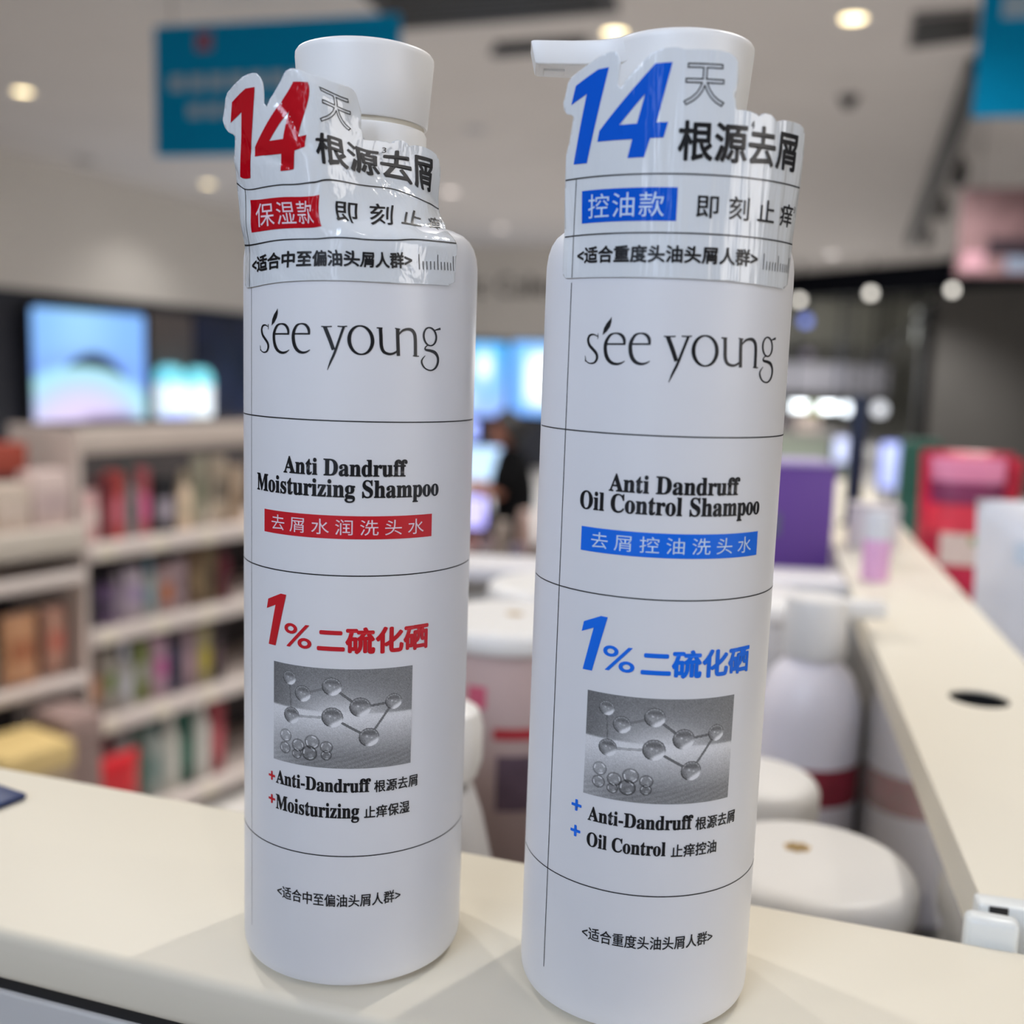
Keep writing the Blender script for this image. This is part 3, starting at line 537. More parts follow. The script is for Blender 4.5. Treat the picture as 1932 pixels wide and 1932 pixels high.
CRUMPLE = [(-31.2, 205.7, -28.4, -17.2, 206.6), (-31.7, 199.0, -27.9, -16.1, 198.1), (-32.4, 190.6, -27.3, -14.7, 187.8), (-32.1, 182.2, -26.9, -14.2, 178.5), (-17.0, 181.4, -15.8, -25.9, 178.8), (-6.4, 181.3, -5.5, -29.9, 179.3), (3.7, 181.2, 3.9, -30.1, 179.4), (29.5, 180.9, 25.1, -17.1, 180.1), (29.1, 190.2, 23.5, -17.3, 189.3), (14.3, 190.6, 12.8, -26.8, 188.9), (3.1, 190.9, 3.8, -30.0, 188.9), (-6.9, 191.0, -5.7, -29.6, 188.8), (-17.5, 191.0, -16.0, -25.5, 188.6), (-31.4, 203.3, -28.3, -16.8, 202.3), (-21.9, 203.5, -20.8, -23.6, 200.8), (-14.4, 203.4, -14.7, -27.4, 201.1), (-4.3, 203.4, -6.5, -29.6, 201.4), (5.8, 203.2, 2.7, -25.0, 201.7), (13.2, 203.0, 10.0, -19.7, 201.7), (22.4, 202.4, 17.8, -14.2, 199.0), (30.8, 202.2, 20.4, -8.2, 198.0), (30.0, 211.5, 20.6, -9.7, 207.8), (28.6, 215.9, 19.4, -11.0, 211.8), (15.9, 217.1, 10.7, -18.3, 213.6), (8.9, 217.1, 3.5, -22.9, 212.2), (8.5, 226.8, 1.2, -23.2, 222.8), (4.1, 228.9, -1.8, -26.2, 224.0), (-4.7, 229.2, -11.0, -29.7, 226.0), (-16.6, 221.3, -18.7, -26.9, 218.2), (-18.0, 228.9, -21.1, -26.6, 225.6), (-23.9, 227.4, -26.1, -23.7, 224.5), (-30.3, 223.9, -30.1, -19.4, 221.5), (-31.8, 219.9, -31.3, -18.1, 216.6), (-29.1, 217.0, -28.2, -19.7, 213.0), (-25.5, 200.4, -23.7, -21.0, 198.1), (-3.0, 200.5, -5.8, -29.4, 198.7), (-3.1, 193.4, -5.4, -30.0, 191.5), (-26.1, 193.4, -24.2, -20.0, 190.6), (-19.5, 225.9, -21.6, -25.8, 222.8), (-29.2, 219.1, -28.8, -19.8, 216.1), (-28.4, 206.4, -26.7, -19.4, 203.2), (-9.2, 226.0, -12.0, -29.4, 223.4), (-5.6, 226.2, -8.3, -29.8, 223.2), (-21.8, 210.6, -22.1, -24.0, 207.7), (-14.4, 206.7, -15.3, -27.5, 203.9), (-10.7, 206.8, -11.9, -28.8, 204.2), (-5.9, 214.0, -8.9, -29.8, 211.7), (-2.9, 223.1, -5.6, -29.4, 220.0), (6.2, 217.6, 0.7, -24.8, 213.9), (5.6, 226.0, 0.2, -25.2, 220.7), (-3.5, 207.0, -6.5, -29.5, 207.1), (26.8, 213.3, 18.6, -12.1, 209.9), (27.1, 205.8, 18.2, -11.3, 202.4), (13.2, 206.7, 7.9, -19.7, 205.0), (6.0, 194.6, 2.8, -27.9, 192.8), (1.1, 194.2, -1.7, -29.5, 192.9), (30.3, 194.2, 21.8, -13.6, 193.4), (16.6, 193.9, 12.9, -23.2, 193.0), (30.8, 197.3, 22.2, -10.4, 195.4)]
# ------------------------------------------------------------------ the two shampoo bottles
RB = 30.0
def wrap_body(eps):
    def f(c):
        r = RB+eps; a = c[:, 0]/RB
        return np.stack([r*np.sin(a), -r*np.cos(a), c[:, 1]], 1)
    return f
def sheet_smooth(c):
    s, t = c[:, 0], c[:, 1]
    rho = 30.4+np.maximum(0, t-192)*0.25
    return np.stack([rho*np.sin(s/rho), -30.4+rho*(1-np.cos(s/rho)), t], 1)
_T = np.array(CRUMPLE)
def _phi(d2): return np.where(d2 > 1e-9, 0.5*d2*np.log(np.maximum(d2, 1e-9)), 0)
def _tps():
    X = _T[:, :2]/10; n = len(X)
    K = _phi(((X[:, None]-X[None])**2).sum(-1)) + np.eye(n)*0.05
    P = np.hstack([np.ones((n, 1)), X]); A = np.block([[K, P], [P.T, np.zeros((3, 3))]])
    return X, np.linalg.solve(A, np.vstack([_T[:, 2:], np.zeros((3, 3))]))
_TX, _TW = _tps()
def sheet_crumpled(c):
    X = c/10
    q = np.hstack([_phi(((X[:, None]-_TX[None])**2).sum(-1)), np.ones((len(X), 1)), X]) @ _TW
    # sharp folds where the film has been pressed in at the neck
    s, t = c[:, 0], c[:, 1]
    def fold(a, b, w, dep):
        a = np.array(a); b = np.array(b); d = b-a; L = np.hypot(*d)
        k = ((s-a[0])*d[0]+(t-a[1])*d[1])/L/L; dist = np.abs((s-a[0])*d[1]-(t-a[1])*d[0])/L
        return dep*np.exp(-dist/w)*np.clip(np.minimum(k, 1-k)*5+0.2, 0, 1)*(k > -.05)*(k < 1.05)
    y = fold((-15, 225), (-3.4, 207), 1.1, 0.9)+fold((-26, 213.5), (-9, 207), 1.3, 0.9)
    y += fold((-3.4, 207), (-6, 196), 0.9, 0.5)+fold((-30, 206), (-24, 196), 0.9, 0.6)
    q[:, 1] += 0.6*y
    r = np.hypot(q[:, 0], q[:, 1])
    w = np.clip((195.5-t)/7, 0, 1); w = w*w*(3-2*w)
    q[:, :2] *= (1-w+w*30.4/np.maximum(r, 1e-6))[:, None]
    return q
def lifted(fn, eps):
    def f(c):
        a = fn(c); h = 0.05
        du = fn(c+[h, 0])-fn(c-[h, 0]); dv = fn(c+[0, h])-fn(c-[0, h])
        n = np.cross(du, dv); n /= np.linalg.norm(n, axis=1)[:, None]
        return a+n*eps
    return f

M_BODY = mat('white_satin_plastic', (0.80, 0.80, 0.82), 0.36, 0.01, 60)
M_CAP = mat('white_pump_plastic', (0.90, 0.89, 0.87), 0.40, 0.01, 60)
M_SEAM = mat('ivory_seam', (0.74, 0.69, 0.58), 0.5, 0.02, 60)
M_INK = mat('black_print', (0.006, 0.006, 0.008), 0.35, 0.1, 200)
M_RED = mat('red_print', lin(205, 22, 36), 0.4, 0.03, 200)
M_BLUE = mat('blue_print', lin(4, 112, 236), 0.4, 0.03, 200)
M_PALE = mat('pale_print', lin(236, 214, 222), 0.4, 0.02, 200)
M_PALE2 = mat('pale_blue_print', lin(205, 225, 248), 0.4, 0.02, 200)
def film_mat(name, streak):
    m = mat(name, (0.84, 0.87, 0.89), 0.12, 0.01, 30, spec=0.5, coat=0.8)
    nt = m.node_tree; b = nt.nodes['Principled BSDF']
    tc = nt.nodes.new('ShaderNodeTexCoord'); mp = nt.nodes.new('ShaderNodeMapping'); n = nt.nodes.new('ShaderNodeTexNoise')
    mp.inputs['Scale'].default_value = streak; n.inputs['Scale'].default_value = 1.0; n.inputs['Detail'].default_value = 3
    n.inputs['Distortion'].default_value = 0.3
    bu = nt.nodes.new('ShaderNodeBump'); bu.inputs['Strength'].default_value = 0.55; bu.inputs['Distance'].default_value = 0.0012
    nt.links.new(tc.outputs['Object'], mp.inputs['Vector']); nt.links.new(mp.outputs['Vector'], n.inputs['Vector'])
    nt.links.new(n.outputs['Fac'], bu.inputs['Height']); nt.links.new(bu.outputs['Normal'], b.inputs['Coat Normal']); nt.links.new(bu.outputs['Normal'], b.inputs['Normal'])
    b.inputs['Alpha'].default_value = 0.9; b.inputs['Coat Roughness'].default_value = 0.04
    return m
M_FILM_S = film_mat('glossy_film_streaked', (300, 300, 20))
M_FILM_C = film_mat('glossy_film_crumpled', (190, 190, 110))
def ink_gloss(name, col, streak):
    m = film_mat(name, streak); nt = m.node_tree
    for n in nt.nodes:
        if n.type == 'VALTORGB':
            n.color_ramp.elements[0].color = (*col, 1); n.color_ramp.elements[1].color = (*col, 1)
    nt.nodes['Principled BSDF'].inputs['Alpha'].default_value = 1.0; nt.nodes['Principled BSDF'].inputs['Specular IOR Level'].default_value = .25; nt.nodes['Principled BSDF'].inputs['Coat Weight'].default_value = .35
    return m
# the printed grey picture of glass beads joined by rods
def bead_picture():
    NU, NV = 250, 186
    X, Y = np.meshgrid(np.linspace(310, 1360, NU), np.linspace(1005, 1785, NV))
    sag = 42*(1-((X-835)/525)**2); rng = np.random.default_rng(3)
    hor = 1335+0.02*(X-310)
    up = 0.50+0.46*np.exp(-(((X-860)/330)**2+((Y-1390)/190)**2))-0.08*np.clip((600-X)/300, 0, 1)
    dn = 0.97-0.44*np.clip((Y-1390)/300, 0, 1)*np.clip((X+150)/750, 0.45, 1)
    k = 1/(1+np.exp(-(Y-hor)/3)); mix = np.exp(-((X-820)/270)**2)
    G = np.maximum(up*(1-k)+dn*k, 1.0*mix*np.exp(-((Y-1385)/120)**2))
    G += 0.045*rng.standard_normal(G.shape)+0.03*np.sin(Y*.16+X*.05)*np.clip((Y-1560)/150, 0, 1)
    YY = Y
    sp = [(455, 1120-14, 55), (565, 1245-32, 63), (780, 1180-41, 71), (980, 1335-39, 76), (1218, 1285-20, 62), (475, 1420-22, 65), (785, 1420-41, 78), (1045, 1570-36, 73)]
    sp = [(x, y+4, r) for x, y, r in sp]
    def rod(a, b, w, v):
        ax, ay = sp[a][:2]; bx, by = sp[b][:2]; dx, dy = bx-ax, by-ay; L = math.hypot(dx, dy)
        t = ((X-ax)*dx+(YY-ay)*dy)/L/L; d = np.abs((X-ax)*dy-(YY-ay)*dx)/L
        G[(d < w) & (t > 0) & (t < 1)] = v
        G[(d < w*.35) & (t > 0) & (t < 1)] = v+.12
    rod(0, 5, 4, .36); rod(0, 1, 5, .5); rod(1, 2, 8, .42); rod(2, 3, 9, .34); rod(3, 4, 9, .34); rod(4, 7, 8, .36); rod(7, 6, 9, .34); rod(6, 5, 9, .66)
    for x, y, r in sp:
        dx, dy = (X-x)/r, (YY-y)/r; d = np.hypot(dx, dy); m = d < 1
        v = 0.62+0.10*dy-0.42*np.clip(-dx*.9+dy*.8-0.45, 0, 1)+0.65*np.clip((dx*0.55+dy*0.85-0.42)*2.2, 0, 1)*(dx > -0.35)
        v = v+0.35*np.exp(-((dx+.2)**2+(dy+.1)**2)/0.010)+0.25*np.exp(-((dx-.25)**2+(dy-.05)**2)/0.008)-0.22*np.exp(-((d-0.96)/0.05)**2)+0.22*np.exp(-((d-.85)/.05)**2)*(dy < -.3)*(np.sin(np.arctan2(dy, dx)*18) > 0)
        v -= .16*np.exp(-((dy+.45)/.25)**2)*(d < .8)
        v += 0.05*rng.standard_normal(v.shape); G[m] = v[m]
    for x, y, r in [(425, 1590, 52), (530, 1650, 52), (640, 1610, 58), (745, 1640, 48), (420, 1690, 48), (620, 1700, 60), (745, 1705, 40), (520, 1720, 40)]:
        y -= 20
        dx, dy = (X-x)/r, (YY-y)/r; d = np.hypot(dx, dy); m = d < 1; a = np.arctan2(dy, dx)
        v = G+0.0; v = v-0.20*np.exp(-((d-.9)/.1)**2)+0.45*np.exp(-((d-.72)/.08)**2)*(np.sin(a*3+x) > .3)+.2*np.exp(-((dx-.2)**2+(dy-.3)**2)/.05)-.08
        G[m] = v[m]
    G = np.clip(G, 0.12, 1.0)
    bm_u = (X-310)/1050; bm_v = (Y-1005)/780
    u = -18.2+36.8*bm_u; v = 86.0-25.5*bm_v
    P = wrap_body(0.10)(np.stack([u.ravel(), v.ravel()], 1))*0.001
    fs = [(j*NU+i, (j+1)*NU+i, (j+1)*NU+i+1, j*NU+i+1) for j in range(NV-1) for i in range(NU-1)]
    me = bpy.data.meshes.new('picture'); me.from_pydata([tuple(p) for p in P], [], fs)
    ca = me.color_attributes.new('Col', 'FLOAT_COLOR', 'POINT'); g = 0.82*G.ravel()**1.9
    ca.data.foreach_set('color', np.stack([g, g, g*1.02, np.ones_like(g)], 1).ravel())
    me.polygons.foreach_set('use_smooth', [True]*len(me.polygons))
    return me
ME_PIC = bead_picture(); M_PIC = attr_mat('halftone_picture_print', rough=0.45)

BODY_PROF = [(0, 1.2), (24, 1.2), (25.4, 0), (26.3, 0.0), (26.4, 1.7), (28.8, 1.75), (29.5, 2.2), (29.85, 3.2), (30, 4.8)] + [(30, z) for z in (40, 80, 120, 160, 183)] + \
            [(29.93, 185.5), (29.6, 188), (28.9, 190.2), (27.8, 192), (26.3, 193.3), (24.5, 194.1), (22, 194.6), (18, 194.9), (0, 195)]
mm = lambda p: [(r*.001, z*.001) for r, z in p]
def pump(parent, ang):            # ang: where the spout points, from the bottle's own right-hand side
    lathe('collar', mm([(0, 194.6), (15.4, 194.6), (15.7, 195.2), (15.7, 204), (15.9, 204.4), (15.9, 217.8), (15.5, 218.6), (0, 218.6)]), M_CAP, parent, 96)
    lathe('seam_ring', mm([(0, 218.4), (15.2, 218.4), (15.2, 220.2), (0, 220.2)]), M_SEAM, parent, 96)
    bm = bmesh.new()
    add_lathe(bm, mm([(0, 219.8), (15.9, 219.8), (16.15, 220.2), (16.9, 229), (17.45, 235.6), (17.4, 236.6), (17.0, 237.2), (16.2, 237.5), (10, 237.8), (0, 238)]), 128)
    R_ = Matrix.Rotation(ang, 4, 'Z'); prev = None
    for x, hw, zt, zb in [(4, 15.5, 237.3, 230.4), (8, 14.9, 237.3, 230.6), (10.5, 13.4, 237.25, 230.8), (13, 11.0, 237.2, 231), (16, 8.6, 237.1, 231.1), (20, 7.0, 236.95, 231.2), (26, 6.2, 236.85, 231.2), (32, 5.9, 236.8, 231.2), (34.4, 5.8, 236.8, 231.2), (35.0, 5.5, 236.6, 231.5)]:
        ring = []
        for i in range(28):
            a = 2*PI*i/28; c, s = math.cos(a), math.sin(a); e = 0.15
            y = hw*math.copysign(abs(c)**e, c); z = (zt+zb)/2+(zt-zb)/2*math.copysign(abs(s)**e, s)
            xx = x + (0 if x < 30 else (z-233.5)*0.24)
            ring.append(bm.verts.new(R_ @ Vector((xx*.001, y*.001, z*.001))))
        if prev:
            for i in range(28): bm.faces.new([prev[i], prev[(i+1) % 28], ring[(i+1) % 28], ring[i]])
        prev = ring
    bm.faces.new(prev)
    head = finish(bm, 'pump_head', M_CAP, parent, angle=40)
    bm = bmesh.new(); add_box(bm, 0.0275, 0.0325, -0.0022, 0.0022, 0.2307, 0.2313, 0.0002, mw=R_)
    o = finish(bm, 'spout_outlet', M_CAP, head); return head
def bottle(name, label, pos, spout, kind):
    root = thing(name, label, 'shampoo bottle', (*W(*pos).to_2d(), ZC), YAW, 'white pump bottles standing on the rim')
    body = lathe('body', mm(BODY_PROF), M_BODY, root, 192)
    red = kind == 'red'; acc = M_RED if red else M_BLUE; du = -0.8 if red else 0.0; dv = 0.0 if red else 0.7
    w1, w2, w3 = wrap_body(0.10), wrap_body(0.07), wrap_body(0.15)
    lw = 0.29
    art('grid_lines', [rect(-44, 44, z-lw/2, z+lw/2) for z in (146.7, 109.3, 37.35)]+[rect(-28.7-(.07 if red else .13), -28.7+(.07 if red else .13), 10.9, 180.5)], wrap_body(0.06), M_INK, body, 0.6)
    sh = lambda p: ([(x+du, y) for x, y in p[0]], p[1])
    art('logo', [sh(stroke(s)) for s in LOGO]+[sh(fill_loops([LEAF]))], w1, M_INK, body)
    nm = [text(serif('Anti Dandruff'), -15.2, 16.1, 133.5, 137.75, bold=.09)]
    nm.append(text(serif('Moisturizing Shampoo'), -25.3, 25.5, 127.2, 132.8, bold=.09) if red else text(serif('Oil Control Shampoo'), -22.8, 23.4, 127.55, 133.15, bold=.09))
    art('product_name', nm, w1, M_INK, body)
    art('banner', [rect(-22.0, 23.5, 118.35+dv, 124.0+dv)], w2, acc, body)
    art('banner_lettering', [text('去屑水润洗头水' if red else '去屑控油洗头水', -19.1, 21, 119.3+dv, 123.1+dv, space=1.5)], w3, M_PALE if red else M_PALE2, body)
    one = [(x-0.1-(0.3 if red else 0), y-(0.75 if red else 0)) for x, y in ONE]
    art('ingredient_claim', [fill_loops([one]), text('%', -14.7, -7.0, 90.5+dv*1.6, 96.5+dv*1.6, bold=.06), text('二硫化硒', -5.6, 23.2, 89.8+dv*1.6, 96.6+dv*1.6, bold=.26)], w1, acc, body)
    o = new_obj('picture', ME_PIC, None, body)
    if not ME_PIC.materials: ME_PIC.materials.append(M_PIC)
    if red:
        ft = [text(serif('Anti-Dandruff'), -17.4, 8.2, 54.2, 57.9, bold=.07), text('根源去屑', 9.0, 20.8, 54.0, 57.2, bold=.05), text(serif('Moisturizing'), -17.4, 5.4, 46.3, 51.4, bold=.07), text('止痒保湿', 6.6, 18.6, 47.3, 50.6, bold=.05)]
        pl = [text('+', -20.1, -17.7, 54.6, 57.0, bold=.12), text('+', -20.1, -17.7, 48.4, 50.8, bold=.12)]
    else:
        ft = [text(serif('Anti-Dandruff'), -16.7, 8.9, 54.0, 57.7, bold=.07), text('根源去屑', 9.5, 21.6, 53.6, 56.9, bold=.05), text(serif('Oil Control'), -16.7, 2.5, 47.5, 51.2, bold=.07), text('止痒控油', 3.8, 15.9, 47.2, 50.5, bold=.05)]
        pl = [text('+', -21.4, -18.5, 55.4, 58.3, bold=.14), text('+', -21.4, -18.5, 48.9, 51.8, bold=.14)]
    art('feature_list', ft, w1, M_INK, body); art('plus_signs', pl, w1, acc, body)
    art('hair_type_note', [text('<适合中至偏油头屑人群>' if red else '<适合重度头油头屑人群>', -16.8, 16.5, 23.8, 27.2, bold=.04)], w1, M_INK, body)
    pump(root, spout)
    # clear-film sticker standing up past the shoulder
    fn = sheet_crumpled if red else sheet_smooth
    st = art('sticker', [fill_loops([OUTLINE])], fn, M_FILM_C if red else M_FILM_S, root, 0.7, 0.7)
    so = st.modifiers.new('film', 'SOLIDIFY'); so.thickness = 0.00012; so.offset = -1
    up = lambda e: lifted(fn, e)
    strk = (190, 190, 110) if red else (300, 300, 20)
    sc = ink_gloss('sticker_red' if red else 'sticker_blue', lin(190, 8, 26) if red else lin(0, 92, 214), strk)
    art('sticker_number', [fill_loops([SIGN_ONE]), fill_loops([FOUR, FOUR_IN])], up(.09), sc, st, 0.7, 0.7)
    art('sticker_banner', [rect(-25.8, -3.1, 193.4, 200.45)], up(.07), sc, st, 0.7, 0.7)
    art('sticker_banner_lettering', [text('保湿款' if red else '控油款', -23.8, -5.8, 194.3, 199.5, space=1.12)], up(.15), M_PALE if red else M_PALE2, st, 0.7, 0.7)
    bl = [text('天', -3.0, 6.0, 217.4, 226.1, outline=.27), text('根源去屑', -3.6, 26.9, 206.0, 214.4, bold=.2), text('即刻止痒', 1.1, 28.6, 194.2, 199.2, space=1.62, bold=.05),
          text('<适合中至偏油头屑人群>' if red else '<适合重度头油头屑人群>', -26.9, 16.9, 184.5, 188.3, bold=.12), text('3' if red else '4', 12.5, 13.4, 213.6, 215.2), text('3', 28.9, 29.6, 197.6, 199.0)]
    bl += [rect(-31.1, 30.4, 203.13, 203.42), rect(-31.9, 31.0, 190.73, 191.02)]
    bl += [stroke([(-27.5, 203.2, .18), (-28.2, 195, .18), (-28.5, 190.9, .18), (-28.5, 181.6, .18)])]
    bl += [rect(18.7+1.06*i, 18.9+1.06*i, 184.2, 187.7 if i % 5 == 0 else 186.1) for i in range(11)]
    art('sticker_lettering', bl, up(.10), M_INK, st, 0.7, 0.7)
    return root
bottle('shampoo_bottle', 'white pump bottle with red lettering and crumpled red 14 sticker, left of the pair', (-0.041065, 0.282617), PI/2, 'red')
bottle('shampoo_bottle', 'white pump bottle with blue lettering, blue 14 sticker and spout pointing left', (0.036477, 0.267610), PI, 'blue')
# ------------------------------------------------------------------ shelf rack in the aisle on the left
GP = at(165, 1034, 3.2); GRZ = math.radians(72)
M_SHELF = mat('shelf_white', lin(206, 194, 188), .5, .02, 8); M_BACK = mat('shelf_back', lin(70, 66, 68), .7, .05, 4); M_TAG = mat('price_tag', lin(226, 218, 200), .6, .1, 30); M_RAIL = mat('price_rail', lin(214, 204, 200), .45, .04, 30)
rack = thing('shelf_rack', 'long white shelf rack full of products in the aisle left of the red-lettered bottle', 'shelf rack', (GP.x, GP.y, 0), GRZ)
SH = [1.005, .733, .443, .10]
box('back_panel', 0, 1.2, .36, .38, 0, 1.36, M_BACK, rack); box('side_panel', -.012, .008, .03, .38, 0, 1.36, M_SHELF, rack); box('side_panel', 1.192, 1.212, .03, .38, 0, 1.36, M_SHELF, rack)
box('header_board', 0, 1.2, .02, .05, 1.285, 1.365, mat('beige_header', lin(196, 184, 176), .6, .03, 6), rack, .004)
for z in SH:
    s = box('shelf', .009, 1.19, .0, .36, z-.022, z, M_SHELF, rack, .003)
    box('price_rail', 0, 1.2, -.012, .0, z-.048, z+.006, M_RAIL, s, .003)
    for k in range(4): box('price_tag', .03+k*.2, .09+k*.2, -.0135, -.0118, z-.04, z-.004, M_TAG, s)
bay = thing('shelf_rack', 'shorter white rack bay with deep shelf edges at the far left edge', 'shelf rack', (GP.x, GP.y, 0), GRZ)
box('back_panel', -.75, -.02, .36, .38, 0, 1.1, M_BACK, bay); box('side_panel', -.03, -.014, -.02, .38, 0, 1.08, M_SHELF, bay)
for z, th in ((1.075, .075), (.94, .035), (.615, .03)):
    s = box('shelf', -.75, -.031, -.01, .36, z-.022, z, M_SHELF, bay, .003); box('shelf_edge', -.75, -.032, -.035, -.0105, z-th, z+.004, mat('putty_edge', lin(196, 188, 178), .5, .03, 8) if th > .05 else M_RAIL, s, .004)
def put(parent, x, y, z): return Vector((GP.x, GP.y, 0))+Matrix.Rotation(GRZ, 3, 'Z') @ Vector((x, y, z+.0008))
def carton(name, label, x, y, z, w, d, h, col, acc, group, rz=0, cat='carton'):
    t = thing(name, label, cat, put(rack, x, y, z), GRZ+rz, group)
    box('box_body', -w/2, w/2, -d/2, d/2, 0, h, cmat(col, .5, noise=.08, scale=25), t, .003)
    box('label_panel', -w*.40, w*.40, -d/2-.0012, -d/2+.001, h*.22, h*.62, cmat(acc, .5, noise=.15, scale=50), t)
    return t
def flask(name, label, x, y, z, w, h, col, acc, group):
    t = thing(name, label, 'bottle', put(rack, x, y, z), GRZ, group); r = w/2
    b = lathe('body', [(0, 0), (r*.95, 0), (r, .005), (r, h*.62), (r*.8, h*.72), (r*.4, h*.78), (0, h*.78)], cmat(col, .35, noise=.05, scale=20), t, 24)
    lathe('cap', [(0, h*.78), (r*.5, h*.78), (r*.5, h*.97), (r*.42, h), (0, h)], cmat(acc, .4, noise=.03, scale=20), t, 20)
    lathe('label_band', [(r*1.01, h*.2), (r*1.012, h*.5)], cmat(tuple(int(c*.5+a*.5) for c, a in zip(col, acc)), .5, noise=.2, scale=40), b, 24)
    return t
def sachet(name, label, x, y, z, w, h, col, acc, group):
    return pouch(name, label, 'pouch', put(rack, x, y, z), GRZ, w, min(.05, w*.6), h, cmat(col, .4, noise=.1, scale=25), [('label_patch', -.7, .7, .35, .65, cmat(acc, .5, noise=.2, scale=40))], group)
ROWS = [('top shelf', SH[0], [
    ('s', .048, .07, .165, (216, 176, 176), (230, 210, 205), 'pale pink pouch, first from the left'), ('c', .106, .036, .20, (120, 50, 58), (150, 80, 90), 'dark red carton'), ('c', .150, .044, .215, (190, 78, 76), (206, 110, 128), 'coral carton with pink panel'),
    ('f', .200, .045, .235, (120, 128, 130), (70, 108, 104), 'grey bottle with teal cap'), ('c', .245, .05, .22, (176, 92, 100), (210, 106, 150), 'rose carton with magenta panel'), ('c', .330, .085, .185, (28, 28, 34), (160, 152, 165), 'black carton with pale panel'),
    ('f', .415, .06, .20, (212, 190, 166), (190, 176, 150), 'cream bottle with beige cap'), ('s', .483, .068, .25, (164, 160, 142), (118, 122, 104), 'olive grey pouch'), ('s', .565, .075, .245, (182, 168, 150), (96, 92, 84), 'sand-coloured pouch'), ('c', .65, .06, .2, (190, 170, 150), (140, 120, 100), 'tan carton')]),
  ('second shelf', SH[1], [
    ('f', .038, .05, .175, (52, 48, 62), (36, 36, 44), 'dark navy bottle'), ('f', .095, .045, .17, (108, 84, 124), (60, 56, 70), 'purple bottle'), ('f', .145, .045, .165, (150, 134, 156), (170, 160, 172), 'mauve bottle'), ('s', .205, .065, .17, (196, 184, 198), (170, 150, 190), 'white and lilac pouch'),
    ('f', .270, .05, .185, (172, 180, 178), (126, 160, 178), 'grey bottle with blue cap'), ('c', .330, .055, .16, (176, 150, 152), (186, 112, 72), 'pinkish carton with orange panel'), ('s', .395, .06, .175, (172, 150, 156), (150, 128, 134), 'dusty pink pouch'), ('c', .462, .055, .195, (118, 96, 74), (140, 120, 90), 'brown carton'), ('c', .522, .05, .20, (120, 104, 80), (90, 76, 60), 'olive brown carton'), ('f', .585, .055, .215, (104, 40, 54), (80, 30, 42), 'maroon bottle')]),
  ('third shelf', SH[2], [
    ('c', .042, .06, .21, (120, 104, 96), (176, 120, 84), 'taupe carton with orange panel'), ('s', .108, .062, .20, (170, 164, 154), (122, 138, 84), 'grey pouch with green print'), ('f', .168, .055, .215, (186, 184, 184), (214, 218, 232), 'white bottle with pale cap'), ('s', .235, .065, .205, (128, 138, 84), (160, 160, 150), 'leaf green pouch'),
    ('s', .305, .07, .21, (186, 152, 172), (190, 104, 156), 'pink and magenta pouch'), ('f', .368, .045, .22, (76, 76, 102), (52, 52, 70), 'slate blue bottle'), ('c', .425, .06, .205, (152, 130, 140), (170, 140, 150), 'mauve carton'), ('c', .492, .06, .215, (158, 148, 112), (180, 165, 70), 'khaki carton with yellow panel'), ('c', .555, .05, .2, (58, 48, 54), (90, 70, 76), 'dark plum carton')]),
  ('lowest shelf', SH[3], [
    ('c', .062, .10, .19, (112, 30, 42), (140, 40, 50), 'dark red carton'), ('s', .150, .068, .20, (140, 138, 138), (120, 150, 138), 'grey pouch with mint print'), ('c', .217, .06, .19, (86, 104, 98), (60, 100, 88), 'grey green carton'), ('f', .275, .06, .22, (168, 178, 174), (96, 130, 128), 'pale bottle with teal cap'),
    ('f', .345, .065, .22, (206, 206, 198), (214, 214, 208), 'white bottle, left one'), ('c', .410, .06, .20, (40, 84, 72), (60, 110, 96), 'deep teal carton'), ('f', .478, .07, .225, (208, 208, 202), (216, 216, 210), 'white bottle, right one'), ('c', .55, .06, .2, (150, 60, 70), (190, 90, 100), 'red carton at the right')])]
for rn, z, items in ROWS:
    for k, x, w, h, col, acc, ds in items:
        h = h*1.32 if rn == 'lowest shelf' else min(h, .212) if rn != 'top shelf' else h
        lab = '%s on the %s of the long rack' % (ds, rn); grp = 'products on the %s of the rack' % rn
        if k == 'c': carton('carton', lab, x, .07, z, w*.92, .05, h, col, acc, grp)
        elif k == 'f': flask('bottle', lab, x, .06, z, w*.95, h, col, acc, grp)
        else: sachet('pouch', lab, x, .06, z, w, h, col, acc, grp)
gb = 'products on the left rack bay'
carton('carton', 'yellow cream carton at the far left end of the bay top shelf', -.355, .06, 1.075, .12, .08, .155, (206, 182, 136), (214, 196, 160), gb)
carton('carton', 'pale carton in the middle of the bay top shelf', -.225, .06, 1.075, .11, .08, .135, (196, 182, 170), (205, 190, 180), gb)
carton('carton', 'pinkish white carton at the right end of the bay top shelf', -.10, .06, 1.075, .12, .08, .165, (204, 186, 182), (190, 170, 170), gb)
carton('carton', 'tall red-brown carton behind the cream cartons on the bay top shelf', -.33, .22, 1.075, .15, .1, .335, (142, 78, 66), (120, 62, 56), gb)
carton('carton', 'rust red carton behind the pinkish white one on the bay', -.155, .2, 1.075, .13, .09, .24, (150, 66, 52), (70, 44, 52), gb)
sachet('pouch', 'orange pouch on the middle shelf of the bay', -.215, .03, .615, .115, .215, (206, 154, 116), (176, 112, 78), gb)
sachet('pouch', 'smaller peach pouch right of the orange pouch on the bay', -.09, .05, .615, .085, .215, (196, 150, 132), (200, 120, 104), gb)
carton('carton', 'grey carton at the left edge beside the orange pouch on the bay', -.345, .05, .615, .1, .06, .17, (150, 146, 132), (130, 124, 110), gb)
